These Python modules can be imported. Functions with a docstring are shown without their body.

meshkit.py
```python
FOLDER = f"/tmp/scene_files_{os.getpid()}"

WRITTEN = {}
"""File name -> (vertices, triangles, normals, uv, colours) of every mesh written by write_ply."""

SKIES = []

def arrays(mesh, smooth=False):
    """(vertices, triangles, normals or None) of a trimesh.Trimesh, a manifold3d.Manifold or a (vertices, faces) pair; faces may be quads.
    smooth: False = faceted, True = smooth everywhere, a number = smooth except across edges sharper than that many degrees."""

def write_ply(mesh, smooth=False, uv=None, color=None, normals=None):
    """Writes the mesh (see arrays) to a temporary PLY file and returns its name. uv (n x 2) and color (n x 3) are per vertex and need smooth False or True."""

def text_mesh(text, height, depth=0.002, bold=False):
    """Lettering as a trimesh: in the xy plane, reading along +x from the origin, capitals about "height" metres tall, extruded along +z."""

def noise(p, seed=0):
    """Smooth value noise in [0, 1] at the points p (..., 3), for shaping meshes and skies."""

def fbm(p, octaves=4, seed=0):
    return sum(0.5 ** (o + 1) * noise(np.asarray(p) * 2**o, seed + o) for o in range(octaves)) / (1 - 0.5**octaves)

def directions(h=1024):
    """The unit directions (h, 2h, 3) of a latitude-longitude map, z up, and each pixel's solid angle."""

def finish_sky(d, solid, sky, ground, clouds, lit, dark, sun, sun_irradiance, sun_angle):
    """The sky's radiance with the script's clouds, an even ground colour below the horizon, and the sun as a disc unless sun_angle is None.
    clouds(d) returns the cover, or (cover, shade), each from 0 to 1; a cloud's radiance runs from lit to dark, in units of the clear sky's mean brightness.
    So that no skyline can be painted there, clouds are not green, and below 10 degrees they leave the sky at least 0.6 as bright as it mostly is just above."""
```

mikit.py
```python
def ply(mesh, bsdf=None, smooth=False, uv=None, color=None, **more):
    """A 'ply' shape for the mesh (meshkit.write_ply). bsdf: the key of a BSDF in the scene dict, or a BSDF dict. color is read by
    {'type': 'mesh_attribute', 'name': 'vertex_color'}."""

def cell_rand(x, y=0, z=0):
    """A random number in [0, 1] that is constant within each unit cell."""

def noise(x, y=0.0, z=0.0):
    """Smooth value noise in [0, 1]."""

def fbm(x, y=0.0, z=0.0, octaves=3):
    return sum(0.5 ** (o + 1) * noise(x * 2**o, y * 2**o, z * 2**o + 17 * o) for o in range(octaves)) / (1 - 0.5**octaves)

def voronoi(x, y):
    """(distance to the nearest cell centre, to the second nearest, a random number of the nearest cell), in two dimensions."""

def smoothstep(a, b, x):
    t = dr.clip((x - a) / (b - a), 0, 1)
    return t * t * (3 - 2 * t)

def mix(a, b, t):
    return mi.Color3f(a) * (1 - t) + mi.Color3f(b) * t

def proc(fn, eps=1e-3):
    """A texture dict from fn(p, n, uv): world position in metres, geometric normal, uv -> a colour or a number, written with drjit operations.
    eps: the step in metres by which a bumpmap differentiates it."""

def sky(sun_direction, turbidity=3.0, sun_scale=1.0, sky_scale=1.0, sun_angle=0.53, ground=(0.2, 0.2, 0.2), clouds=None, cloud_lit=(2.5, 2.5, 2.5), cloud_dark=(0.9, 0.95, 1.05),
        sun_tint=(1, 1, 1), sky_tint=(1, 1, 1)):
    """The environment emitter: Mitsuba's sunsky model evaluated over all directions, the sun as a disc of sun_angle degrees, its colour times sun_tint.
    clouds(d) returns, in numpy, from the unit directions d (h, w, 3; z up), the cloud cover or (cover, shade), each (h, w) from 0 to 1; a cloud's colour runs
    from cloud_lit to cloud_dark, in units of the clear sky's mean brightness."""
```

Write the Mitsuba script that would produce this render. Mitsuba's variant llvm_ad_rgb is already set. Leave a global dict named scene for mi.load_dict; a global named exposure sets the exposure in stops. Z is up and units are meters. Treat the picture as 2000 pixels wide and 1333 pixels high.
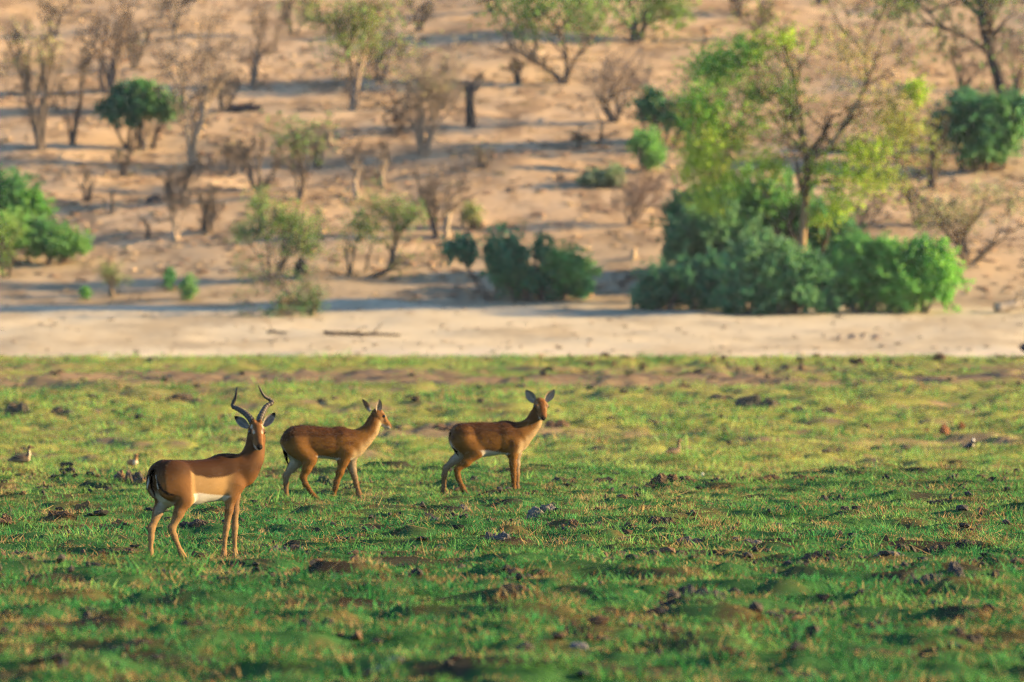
import math, random
import numpy as np, trimesh, mitsuba as mi, drjit as dr
import mikit, meshkit
from scipy.interpolate import PchipInterpolator, CubicSpline
T = mi.ScalarTransform4f
scene, labels = {}, {}

# ---------------------------------------------------------------- camera, sky, exposure
F_PX, CAM_H, HORIZON = 16667.0, 1.95, 650.0          # telephoto: pixels per unit slope on a 2000 px wide frame
PITCH = (666.5 - HORIZON) / F_PX
scene['haze_air'] = {'type': 'homogeneous', 'albedo': {'type': 'rgb', 'value': [0.95, 0.96, 0.97]}, 'sigma_t': {'type': 'rgb', 'value': [0.00005, 0.00006, 0.00008]}}
scene['camera'] = {'type': 'thinlens', 'fov': math.degrees(2 * math.atan(1000 / F_PX)), 'fov_axis': 'x',
                   'aperture_radius': 0.038, 'focus_distance': 81.0, 'near_clip': 0.5, 'far_clip': 6000.0,
                   'medium': {'type': 'ref', 'id': 'haze_air'}, 'to_world': T().look_at(origin=[0, 0, CAM_H], target=[0, 100, CAM_H - 100 * PITCH], up=[0, 0, 1])}
SUN = np.array([1.0, 0.10, 0.30])
scene['sky_light'] = mikit.sky(SUN.tolist(), turbidity=2.6, sun_scale=1.15, sky_scale=0.8, sun_tint=(1.05, 1.0, 0.84), sky_tint=(0.92, 1.0, 1.16), ground=(0.22, 0.2, 0.14))
exposure = 3.5

rng = np.random.default_rng(11)


def px_to_world(px, py, Y):
    return np.array([(px - 1000.0) / F_PX * Y, Y, CAM_H + (HORIZON - py) / F_PX * Y])


# ---------------------------------------------------------------- bookkeeping
used = {}


def numbered(name):
    n = used.get(name, 0)
    used[name] = n + 1
    return name if n == 0 else f'{name}_{n:03d}'


def tag(key, label=None, category=None, group=None, kind=None):
    d = labels.setdefault(key, {})
    for k, v in (('label', label), ('category', category), ('group', group), ('kind', kind)):
        if v:
            d[k] = v
    return key


def vcol(kind='principled', **kw):
    return {'type': 'mesh_attribute', 'name': 'vertex_color'}


# ---------------------------------------------------------------- materials
scene['mat_ground'] = {'type': 'twosided', 'nested': {'type': 'diffuse', 'reflectance': vcol()}}
scene['mat_grass'] = {'type': 'principledthin', 'base_color': vcol(), 'roughness': 0.55, 'diff_trans': 0.9, 'spec_trans': 0.0, 'eta': 1.35}
scene['mat_leaf'] = {'type': 'principledthin', 'base_color': vcol(), 'roughness': 0.5, 'diff_trans': 0.95, 'spec_trans': 0.0, 'eta': 1.35}
scene['mat_coat'] = {'type': 'principled', 'base_color': vcol(), 'roughness': 0.75, 'specular': 0.12, 'sheen': 0.12, 'sheen_tint': 0.8}
scene['mat_horn'] = {'type': 'twosided', 'nested': {'type': 'principled', 'base_color': vcol(), 'roughness': 0.58, 'specular': 0.3}}
scene['mat_thin'] = {'type': 'twosided', 'nested': {'type': 'principled', 'base_color': vcol(), 'roughness': 0.7, 'specular': 0.2}}
scene['mat_eye'] = {'type': 'principled', 'base_color': {'type': 'rgb', 'value': [0.008, 0.005, 0.004]}, 'roughness': 0.08, 'specular': 0.6}
scene['mat_bark'] = {'type': 'twosided', 'nested': {'type': 'diffuse', 'reflectance': vcol()}}
scene['mat_mud'] = {'type': 'twosided', 'nested': {'type': 'principled', 'base_color': vcol(), 'roughness': 0.75, 'specular': 0.3}}


def sand_fn(p, n, uv):
    a = mikit.fbm(p.x * 0.35, p.y * 0.12, 0.0, 4)
    b = mikit.fbm(p.x * 2.3, p.y * 0.9, 3.0, 3)
    c = mikit.mix((0.52, 0.465, 0.36), (0.36, 0.305, 0.225), mikit.smoothstep(0.35, 0.72, a * 0.65 + b * 0.35))
    return mikit.mix(c, (0.57, 0.52, 0.44), mikit.smoothstep(264.0, 252.0, p.y + 10 * (a - 0.5)) * 0.75)


def hill_fn(p, n, uv):
    a = mikit.fbm(p.x * 0.22, p.y * 0.20, 1.0, 4)
    b = mikit.fbm(p.x * 1.1, p.y * 0.8, 5.0, 4)
    c = mikit.fbm(p.x * 3.7, p.y * 2.6, 9.0, 2)
    base = mikit.mix((0.39, 0.285, 0.188), (0.49, 0.37, 0.255), mikit.smoothstep(0.3, 0.7, a))
    base = mikit.mix(base, (0.235, 0.165, 0.112), mikit.smoothstep(0.47, 0.66, b) * 0.8)
    base = mikit.mix(base, (0.62, 0.46, 0.30), mikit.smoothstep(0.56, 0.75, c) * 0.4)
    low = mikit.mix((0.40, 0.325, 0.235), (0.29, 0.23, 0.165), mikit.smoothstep(0.4, 0.65, b))
    return mikit.mix(low, base, mikit.smoothstep(290.0, 309.0, p.y + 14 * (a - 0.5)))


scene['mat_sand'] = {'type': 'twosided', 'nested': {'type': 'diffuse', 'reflectance': mikit.proc(sand_fn)}}
scene['mat_hill'] = {'type': 'twosided', 'nested': {'type': 'diffuse', 'reflectance': mikit.proc(hill_fn)}}

# ---------------------------------------------------------------- terrain
PROFILE = PchipInterpolator(
    [-60, 20, 40, 47, 55, 62, 67.5, 71.5, 78, 88, 99, 105, 109, 115, 126, 136, 148, 165, 190, 205, 222, 240, 250, 262, 280, 291, 296, 303, 315, 330, 350, 356, 400, 500, 760],
    [-0.3, -0.1, -0.03, 0.015, 0.10, 0.145, 0.06, 0.0, -0.02, 0.0, -0.01, 0.03, 0.055, -0.06, -0.30, -0.33, -0.22, 0.02, 0.45, 0.70, 0.90, 1.07, 1.16, 1.45, 2.2, 2.85, 3.75, 5.2, 7.8, 11.0, 15.2, 16.4, 24, 38, 60])
FLAT = []     # (x, y, z, radius): spots where an animal stands; the ground there is level


def noise2(x, y, s, seed, sy=None):
    return meshkit.noise(np.stack([x / s, y / (sy or s), np.zeros_like(x)], -1), seed)


def fbm2(x, y, s, seed, octaves=3, sy=None):
    return meshkit.fbm(np.stack([x / s, y / (sy or s), np.zeros_like(x)], -1), octaves, seed)


def hummock(x, y):
    """The trampled, hummocky surface of the grass flat."""
    near = np.clip((112 - y) / 8, 0, 1)
    a = (fbm2(x, y, 1.0, 3, 4) - 0.5) * 0.22
    w = np.clip((fbm2(x, y, 0.62, 21, 2) - 0.56) / 0.12, 0, 1) * 0.085
    far = (fbm2(x, y, 2.4, 5, 3, 3.6) - 0.5) * 0.36 + np.clip((fbm2(x, y, 0.75, 31, 3) - 0.52) / 0.16, 0, 1) * 0.13
    return (a + w) * near + far * (1 - near)


def ground(x, y):
    x, y = np.broadcast_arrays(np.asarray(x, float), np.asarray(y, float))
    z = PROFILE(y)
    g = np.clip((253 - y) / 10, 0, 1)
    z = z + hummock(x, y) * g
    s = np.clip((y - 248) / 6, 0, 1) * np.clip((296 - y) / 8, 0, 1)
    z = z + s * (fbm2(x, y, 3.0, 7, 3, 5.0) - 0.5) * 0.22
    h = np.clip((y - 290) / 14, 0, 1)
    z = z + h * ((fbm2(x, y, 9, 9, 3) - 0.5) * 1.0 + (fbm2(x, y, 1.5, 13, 3) - 0.5) * 0.15)
    z = z + np.clip((np.abs(x) - 0.075 * np.maximum(y, 30)) / 200, 0, 1) * (fbm2(x, y, 60, 15, 2) - 0.5) * 6
    for fx, fy, fz, r in FLAT:
        w = np.exp(-(((x - fx) / (r * 1.2)) ** 2 + ((y - fy) / (r * 1.6)) ** 2) ** 2)
        z = z * (1 - w) + fz * w
    return z


def ground_hit(px, py, y0=286.0, y1=700.0):
    """The first ground point, going away from the camera, seen at or above row py in column px."""
    Y = np.arange(y0, y1, 0.1)
    X = (px - 1000.0) / F_PX * Y
    row = HORIZON - F_PX * (ground(X, Y) - CAM_H) / Y
    k = np.nonzero(row <= py)[0]
    k = k[0] if len(k) else len(Y) - 1
    return np.array([X[k], Y[k], float(ground(X[k], Y[k]))])


# where the three antelopes stand (x, y, z of the picture column and row of their feet)
MALE = px_to_world(250 + 450 / 3.419, 730 + 1262 / 3.419, 71.8)
FEM1 = px_to_world(520 + 560 / 5.332, 760 + 1190 / 5.332, 99.0)
FEM2 = px_to_world(840 + 550 / 5.126, 740 + 1180 / 5.126, 101.0)
for q, r in ((MALE, 0.75), (FEM1, 0.8), (FEM2, 0.8)):
    FLAT.append((q[0], q[1], q[2] - 0.004, r))


def bare_amount(x, y):
    """0 = closed turf, 1 = bare soil."""
    b = np.clip((fbm2(x, y, 0.7, 41, 3, 1.0) - 0.655) / 0.06, 0, 1) * 0.9
    band = np.exp(-((y - 212 - 7 * (fbm2(x, y, 9, 43, 2) - 0.5)) / 15.0) ** 2) * np.clip((fbm2(x, y, 5, 45, 3, 9) - 0.31) / 0.12, 0, 1)
    band2 = np.exp(-((y - 160 - 5 * (fbm2(x, y, 7, 47, 2) - 0.5)) / 3.5) ** 2) * np.clip((fbm2(x, y, 4, 49, 3, 9) - 0.47) / 0.1, 0, 1)
    return np.clip(np.maximum(np.maximum(b, band * 1.25), band2 * 0.9), 0, 1)


def build_terrain():
    rows = np.concatenate([np.arange(-60, 36, 8.0), np.arange(36, 43, 1.0), np.arange(43, 112, 0.085), np.arange(112, 255, 0.19), np.arange(255, 300, 0.3),
                           np.arange(300, 366, 0.18), np.arange(366, 764, 4.0)])
    u = np.concatenate([-np.array([1.0, 0.6, 0.4, 0.28, 0.2, 0.15, 0.12, 0.1]), np.linspace(-0.085, 0.085, 165), np.array([0.1, 0.12, 0.15, 0.2, 0.28, 0.4, 0.6, 1.0])])
    X = u[None, :] * np.maximum(rows, 40)[:, None]
    Y = np.repeat(rows[:, None], len(u), 1)
    Z = ground(X, Y)
    V = np.stack([X, Y, Z], -1).reshape(-1, 3)
    nu = len(u)
    i, j = np.meshgrid(np.arange(len(rows) - 1), np.arange(nu - 1), indexing='ij')
    q = np.stack([i * nu + j, i * nu + j + 1, (i + 1) * nu + j + 1, (i + 1) * nu + j], -1).reshape(-1, 4)
    yc = V[q].mean(1)
    edge1 = 250 + (fbm2(yc[:, 0], yc[:, 1] * 0, 1.5, 61, 4) - 0.5) * 9
    edge2 = 291 + (fbm2(yc[:, 0], yc[:, 1] * 0, 5, 63, 3) - 0.5) * 6
    which = np.where(yc[:, 1] < edge1, 0, np.where(yc[:, 1] < edge2, 1, 2))
    for k, (name, mat) in enumerate((('grassland', 'mat_ground'), ('sand_flat', 'mat_sand'), ('hillside', 'mat_hill'))):
        f = q[which == k]
        used_v, inv = np.unique(f, return_inverse=True)
        v, f = V[used_v], inv.reshape(f.shape)
        col = None
        if k == 0:
            x, y = v[:, 0], v[:, 1]
            b = bare_amount(x, y)
            n1, n2 = fbm2(x, y, 0.5, 71, 3), fbm2(x, y, 0.22, 73, 2)
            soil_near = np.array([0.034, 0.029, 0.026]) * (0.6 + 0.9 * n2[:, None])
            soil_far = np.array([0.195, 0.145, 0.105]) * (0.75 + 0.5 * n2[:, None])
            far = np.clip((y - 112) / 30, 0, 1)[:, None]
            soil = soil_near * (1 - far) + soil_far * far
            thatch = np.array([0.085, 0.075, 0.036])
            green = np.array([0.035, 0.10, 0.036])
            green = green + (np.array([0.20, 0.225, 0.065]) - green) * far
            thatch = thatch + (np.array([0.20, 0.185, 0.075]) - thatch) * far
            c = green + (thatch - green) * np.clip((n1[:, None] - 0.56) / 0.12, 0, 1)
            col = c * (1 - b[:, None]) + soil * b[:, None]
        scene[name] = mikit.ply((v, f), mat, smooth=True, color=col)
        tag(name, kind='structure')
    tag('grassland', 'hummocky trampled floodplain turf with bare mud patches', 'ground')
    tag('sand_flat', 'pale strip of bare sand beyond the grass', 'ground')
    tag('hillside', 'dry orange-brown sandy slope with scattered shrubs', 'hill')


build_terrain()


# ---------------------------------------------------------------- grass
def blades(x, y, height, width, lean, color, two=True, z=None):
    n = len(x)
    z = ground(x, y) - 0.006 if z is None else z
    a = rng.uniform(0, 2 * np.pi, n)
    d = rng.uniform(0, 2 * np.pi, n)
    wx, wy = np.cos(a) * width / 2, np.sin(a) * width / 2
    lx, ly = np.cos(d) * lean * height, np.sin(d) * lean * height
    hz = height * np.sqrt(np.clip(1 - lean ** 2 * 0.6, 0.1, 1))
    p = np.stack([x, y, z], -1)
    if two:
        base = p
        m = p + np.stack([lx * 0.35, ly * 0.35, hz * 0.55], -1)
        side = np.stack([wx, wy, wx * 0], -1)
        tip = p + np.stack([lx, ly, hz], -1)
        v = np.stack([base, m - side, m + side, tip], 1).reshape(-1, 3)
        k = np.arange(n)[:, None] * 4
        f = np.stack([k + [0, 2, 1], k + [1, 2, 3]], 1).reshape(-1, 3)
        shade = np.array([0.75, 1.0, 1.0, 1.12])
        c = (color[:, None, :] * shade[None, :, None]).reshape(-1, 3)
    else:
        side = np.stack([wx, wy, wx * 0], -1)
        tip = p + np.stack([lx, ly, hz], -1)
        v = np.stack([p - side, p + side, tip], 1).reshape(-1, 3)
        f = np.arange(3 * n).reshape(-1, 3)
        c = np.repeat(color, 3, 0)
    return v, f, c


def grass_colors(x, y, n_rand):
    lush = np.clip((fbm2(x, y, 1.4, 81, 3, 2.4) - 0.38) / 0.20, 0, 1)
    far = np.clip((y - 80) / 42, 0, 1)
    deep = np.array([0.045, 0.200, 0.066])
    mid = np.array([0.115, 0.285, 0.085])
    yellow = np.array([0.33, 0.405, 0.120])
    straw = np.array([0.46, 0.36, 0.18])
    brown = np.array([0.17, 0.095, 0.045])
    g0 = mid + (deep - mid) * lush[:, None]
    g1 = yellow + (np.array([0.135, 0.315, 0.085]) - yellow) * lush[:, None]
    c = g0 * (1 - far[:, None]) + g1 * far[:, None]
    near = (y < 113)
    cl = np.where(near, fbm2(x, y, 0.15, 85, 2), fbm2(x, y, 0.55, 86, 3))
    c = c * (0.40 + 1.25 * np.clip((cl - 0.25) / 0.5, 0, 1))[:, None] * rng.uniform(0.55, 1.4, (len(x), 1))
    dry = np.clip((fbm2(x, y, 0.42, 83, 3) - 0.52) / 0.10, 0, 1)
    ps = 0.07 + 0.30 * dry + 0.05 * far
    pb = 0.04 + 0.22 * dry * (1 - far)
    c[n_rand < ps] = straw
    c[(n_rand >= ps) & (n_rand < ps + pb)] = brown
    c[n_rand < ps + pb] *= rng.uniform(0.6, 1.2, (int((n_rand < ps + pb).sum()), 1))
    return c


def sample_area(y0, y1, per_m2, half=0.068):
    n = int(half * (y1 ** 2 - y0 ** 2) * per_m2)
    y = np.sqrt(rng.uniform(y0 ** 2, y1 ** 2, n))
    x = rng.uniform(-half, half, n) * y
    keep = np.ones(n, bool)
    for q in (MALE, FEM1, FEM2):        # grazed and trodden short where the animals stand
        keep &= ~((np.abs(x - q[0]) < 0.62) & (np.abs(y - q[1]) < 1.1) & (rng.uniform(size=n) < 0.72))
    return x[keep], y[keep]


def build_grass():
    vs, fs, cs = [], [], []

    def put(v, f, c):
        fs.append(f + sum(len(q) for q in vs))
        vs.append(v)
        cs.append(c)

    # short creeping turf, sharp zone and blurred foreground
    for y0, y1, dens, hh, ww, two in ((43, 62, 260, 0.055, 0.010, True), (62, 113, 300, 0.050, 0.0085, True), (113, 150, 480, 0.065, 0.013, False),
                                      (150, 200, 200, 0.062, 0.020, False), (200, 254, 120, 0.060, 0.028, False)):
        x, y = sample_area(y0, y1, dens)
        r = rng.uniform(size=len(x))
        b = bare_amount(x, y)
        clump = fbm2(x, y, 0.33, 91, 2)
        keep = (rng.uniform(size=len(x)) > b * 0.93) & (rng.uniform(size=len(x)) < 0.30 + 1.7 * np.clip(clump - 0.25, 0, 1))
        x, y, r, clump = x[keep], y[keep], r[keep], clump[keep]
        h = hh * rng.uniform(0.4, 1.3, len(x)) * (0.35 + 1.4 * clump)
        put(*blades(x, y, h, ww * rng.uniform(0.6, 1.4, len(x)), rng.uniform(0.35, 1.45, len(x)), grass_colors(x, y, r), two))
    # low litter of clippings, dead leaves and shoots that hides the soil
    for y0, y1, dens in ((43, 62, 450), (62, 113, 800)):
        x, y = sample_area(y0, y1, dens)
        k = rng.uniform(size=len(x)) > bare_amount(x, y) * 0.6
        x, y = x[k], y[k]
        r = rng.uniform(size=len(x))
        c = grass_colors(x, y, np.where(r < 0.42, r * 0.35, 1.0))
        put(*blades(x, y, rng.uniform(0.008, 0.03, len(x)), rng.uniform(0.006, 0.018, len(x)), rng.uniform(0.5, 1.25, len(x)), c, False))
    # taller tufts
    for y0, y1, dens, nb, hh, ww in ((43, 62, 3.0, 26, 0.10, 0.008), (62, 113, 2.6, 26, 0.10, 0.0065), (113, 205, 0.9, 14, 0.13, 0.018), (205, 256, 0.5, 12, 0.11, 0.022)):
        tx, ty = sample_area(y0, y1, dens)
        k = bare_amount(tx, ty) < 0.5
        tx, ty = tx[k], ty[k]
        x = np.repeat(tx, nb) + rng.normal(0, 0.045 * (1 + (y0 > 100)), len(tx) * nb)
        y = np.repeat(ty, nb) + rng.normal(0, 0.045 * (1 + (y0 > 100)), len(tx) * nb)
        c = grass_colors(x, y, np.repeat(rng.uniform(size=len(tx)), nb) * 0.8 + 0.2 * rng.uniform(size=len(x)))
        s = np.repeat(rng.uniform(0.5, 1.25, len(tx)), nb)
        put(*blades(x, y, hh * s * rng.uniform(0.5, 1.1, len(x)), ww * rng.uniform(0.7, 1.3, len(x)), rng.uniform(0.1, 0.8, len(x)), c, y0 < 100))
    v, f, c = np.vstack(vs), np.vstack(fs), np.vstack(cs)
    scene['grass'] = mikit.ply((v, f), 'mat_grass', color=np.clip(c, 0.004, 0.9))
    tag('grass', 'short green floodplain grass mixed with yellow and brown blades', 'grass', kind='stuff')
    # matted tufts: copies of a few small clumps, chosen by what grows where they stand
    kinds = {'lush': (0.042, 0.190, 0.060), 'green': (0.095, 0.250, 0.068), 'light': (0.170, 0.320, 0.095), 'yellow': (0.300, 0.380, 0.115), 'dry': (0.30, 0.235, 0.11)}
    for name, col in kinds.items():
        for k in range(3):
            n = 62
            r, a = 0.15 * np.sqrt(rng.uniform(size=n)), rng.uniform(0, 2 * np.pi, n)
            c = np.array(col) * rng.uniform(0.35, 1.65, (n, 1)) * (1 + rng.normal(0, 0.10, (n, 3)))
            dead = rng.uniform(size=n) < (0.10 if name != 'dry' else 0.35)
            c[dead] = np.array([0.40, 0.30, 0.15]) * rng.uniform(0.4, 1.2, (int(dead.sum()), 1))
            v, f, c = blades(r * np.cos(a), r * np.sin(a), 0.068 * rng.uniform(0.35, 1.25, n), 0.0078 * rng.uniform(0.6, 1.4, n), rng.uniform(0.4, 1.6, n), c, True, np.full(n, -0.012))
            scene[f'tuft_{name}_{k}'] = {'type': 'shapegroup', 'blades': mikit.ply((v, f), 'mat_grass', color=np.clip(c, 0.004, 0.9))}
    number = 0
    for y0, y1, dens, s0 in ((43, 62, 20, 1.1), (62, 113, 26, 1.0), (113, 150, 10, 1.6), (150, 252, 2.6, 2.2)):
        x, y = sample_area(y0, y1, dens, 0.066)
        b = bare_amount(x, y)
        k = (rng.uniform(size=len(x)) > b * 0.95) & (rng.uniform(size=len(x)) < 0.62 + 0.9 * (fbm2(x, y, 0.33, 91, 2) - 0.4))
        x, y = x[k], y[k]
        z = ground(x, y)
        lush = np.clip((fbm2(x, y, 1.4, 81, 3, 2.4) - 0.36) / 0.24, 0, 1)
        far = np.clip((y - 80) / 42, 0, 1)
        dry = np.clip((fbm2(x, y, 0.42, 83, 3) - 0.53) / 0.10, 0, 1)
        v = (1.2 - 0.5 * (y < 66)) * (1 - lush) + 1.6 * far + rng.normal(0, 0.45, len(x))
        sc = s0 * np.exp(rng.normal(0, 0.30, len(x)))
        turn = rng.uniform(0, 2 * np.pi, len(x))
        pick = rng.integers(0, 3, len(x))
        isdry = rng.uniform(size=len(x)) < 0.05 + 0.27 * dry
        hgt = sc * rng.uniform(0.45, 1.35, len(x))
        for i in range(len(x)):
            name = 'dry' if isdry[i] else ('lush', 'green', 'light', 'yellow')[int(np.clip(v[i] + 0.3, 0, 3))]
            number += 1
            m = np.array([[math.cos(turn[i]) * sc[i], -math.sin(turn[i]) * sc[i], 0, x[i]], [math.sin(turn[i]) * sc[i], math.cos(turn[i]) * sc[i], 0, y[i]], [0, 0, hgt[i], z[i]], [0, 0, 0, 1.0]])
            scene[f'grass__{number:05d}'] = {'type': 'instance', 'group': {'type': 'ref', 'id': f'tuft_{name}_{pick[i]}'}, 'to_world': T(m)}
    # fallen straw stalks lying about
    x, y = sample_area(46, 112, 1.1)
    a = rng.uniform(0, 2 * np.pi, len(x))
    L = rng.uniform(0.06, 0.24, len(x))
    z = ground(x, y) + rng.uniform(0.02, 0.06, len(x))
    up = np.abs(rng.normal(0, 0.35, len(x))) * L
    e = np.stack([x + np.cos(a) * L, y + np.sin(a) * L, z + up], -1)
    s = np.stack([x, y, z], -1)
    w = np.stack([-np.sin(a) * 0.002, np.cos(a) * 0.002, 0 * a + 0.0022], -1)
    v = np.stack([s - w, s + w, e + w * 0.6, e - w * 0.6], 1).reshape(-1, 3)
    k = np.arange(len(x))[:, None] * 4
    f = np.stack([k + [0, 1, 2], k + [0, 2, 3]], 1).reshape(-1, 3)
    c = np.repeat(np.array([[0.46, 0.35, 0.18]]) * rng.uniform(0.4, 1.15, (len(x), 1)), 4, 0)
    scene['straw'] = mikit.ply((v, f), 'mat_grass', color=c)
    tag('straw', 'loose dry straw stalks lying over the turf', 'straw', kind='stuff')


build_grass()


def small_litter():
    """Crumbs of soil in the turf, bits of debris on the sand, dry tufts on the slope."""
    s = trimesh.creation.icosphere(0)
    d, f = np.asarray(s.vertices), np.asarray(s.faces)

    def lumps(key, x, y, r, col, label, cat):
        n = len(x)
        v = d[None] * r[:, None] * (1 + rng.normal(0, 0.25, (n, len(d), 1))) + np.stack([x, y, ground(x, y) + r[:, 2] * 0.5], -1)[:, None]
        scene[key] = mikit.ply((v.reshape(-1, 3), (f[None] + (np.arange(n) * len(d))[:, None, None]).reshape(-1, 3)), 'mat_mud', color=np.repeat(col, len(d), 0))
        tag(key, label, cat, kind='stuff')

    x, y = sample_area(46, 112, 7.0)
    k = fbm2(x, y, 0.9, 97, 3) > 0.53
    x, y = x[k], y[k]
    r = np.stack([rng.uniform(0.015, 0.075, len(x)), rng.uniform(0.015, 0.06, len(x)), rng.uniform(0.012, 0.042, len(x))], -1)
    lumps('soil_crumbs', x, y, r, np.where(rng.uniform(size=(len(x), 1)) < 0.7, np.array([[0.028, 0.025, 0.025]]), np.array([[0.085, 0.05, 0.03]])) * rng.uniform(0.6, 1.4, (len(x), 1)), 'small dark crumbs of soil and dung scattered through the turf', 'soil')
    x, y = sample_area(113, 250, 0.35)
    k = fbm2(x, y, 3.0, 99, 3, 5.0) > 0.50
    x, y = x[k], y[k]
    r = np.stack([rng.uniform(0.05, 0.17, len(x)), rng.uniform(0.05, 0.15, len(x)), rng.uniform(0.03, 0.085, len(x))], -1)
    lumps('far_crumbs', x, y, r, np.tile(np.array([[0.05, 0.038, 0.028]]), (len(x), 1)) * rng.uniform(0.6, 1.5, (len(x), 1)), 'small dark clods too far off to tell apart, over the far grass', 'soil')
    x, y = sample_area(249, 292, 0.20)
    r = np.stack([rng.uniform(0.03, 0.14, len(x)), rng.uniform(0.03, 0.1, len(x)), rng.uniform(0.015, 0.05, len(x))], -1)
    lumps('sand_litter', x, y, r, np.tile(np.array([[0.22, 0.165, 0.115]]), (len(x), 1)) * rng.uniform(0.5, 1.6, (len(x), 1)), 'small bits of debris lying on the pale sand', 'debris')
    # dry tufts and twiggy scrub of the slope
    tx, ty = sample_area(292, 358, 0.42)
    k = fbm2(tx, ty, 4.0, 101, 3) > 0.44
    tx, ty = tx[k], ty[k]
    nb = 12
    sp = np.repeat(rng.uniform(0.08, 0.30, len(tx)), nb)
    x, y = np.repeat(tx, nb) + rng.normal(0, 1, len(tx) * nb) * sp, np.repeat(ty, nb) + rng.normal(0, 1, len(tx) * nb) * sp
    kind = np.repeat(rng.uniform(size=(len(tx), 1)), nb, 0)
    c = np.where(kind < 0.55, np.array([[0.20, 0.15, 0.12]]), np.where(kind < 0.85, np.array([[0.38, 0.28, 0.15]]), np.array([[0.13, 0.15, 0.07]]))) * rng.uniform(0.5, 1.3, (len(x), 1))
    v, f2, c = blades(x, y, np.repeat(rng.uniform(0.10, 0.42, len(tx)), nb) * rng.uniform(0.6, 1.2, len(x)), rng.uniform(0.018, 0.045, len(x)), rng.uniform(0.2, 1.2, len(x)), c, False)
    scene['dry_scrub'] = mikit.ply((v, f2), 'mat_grass', color=c)
    tag('dry_scrub', 'low dry tufts and twiggy scrub dotted over the slope', 'scrub', kind='stuff')


small_litter()


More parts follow.
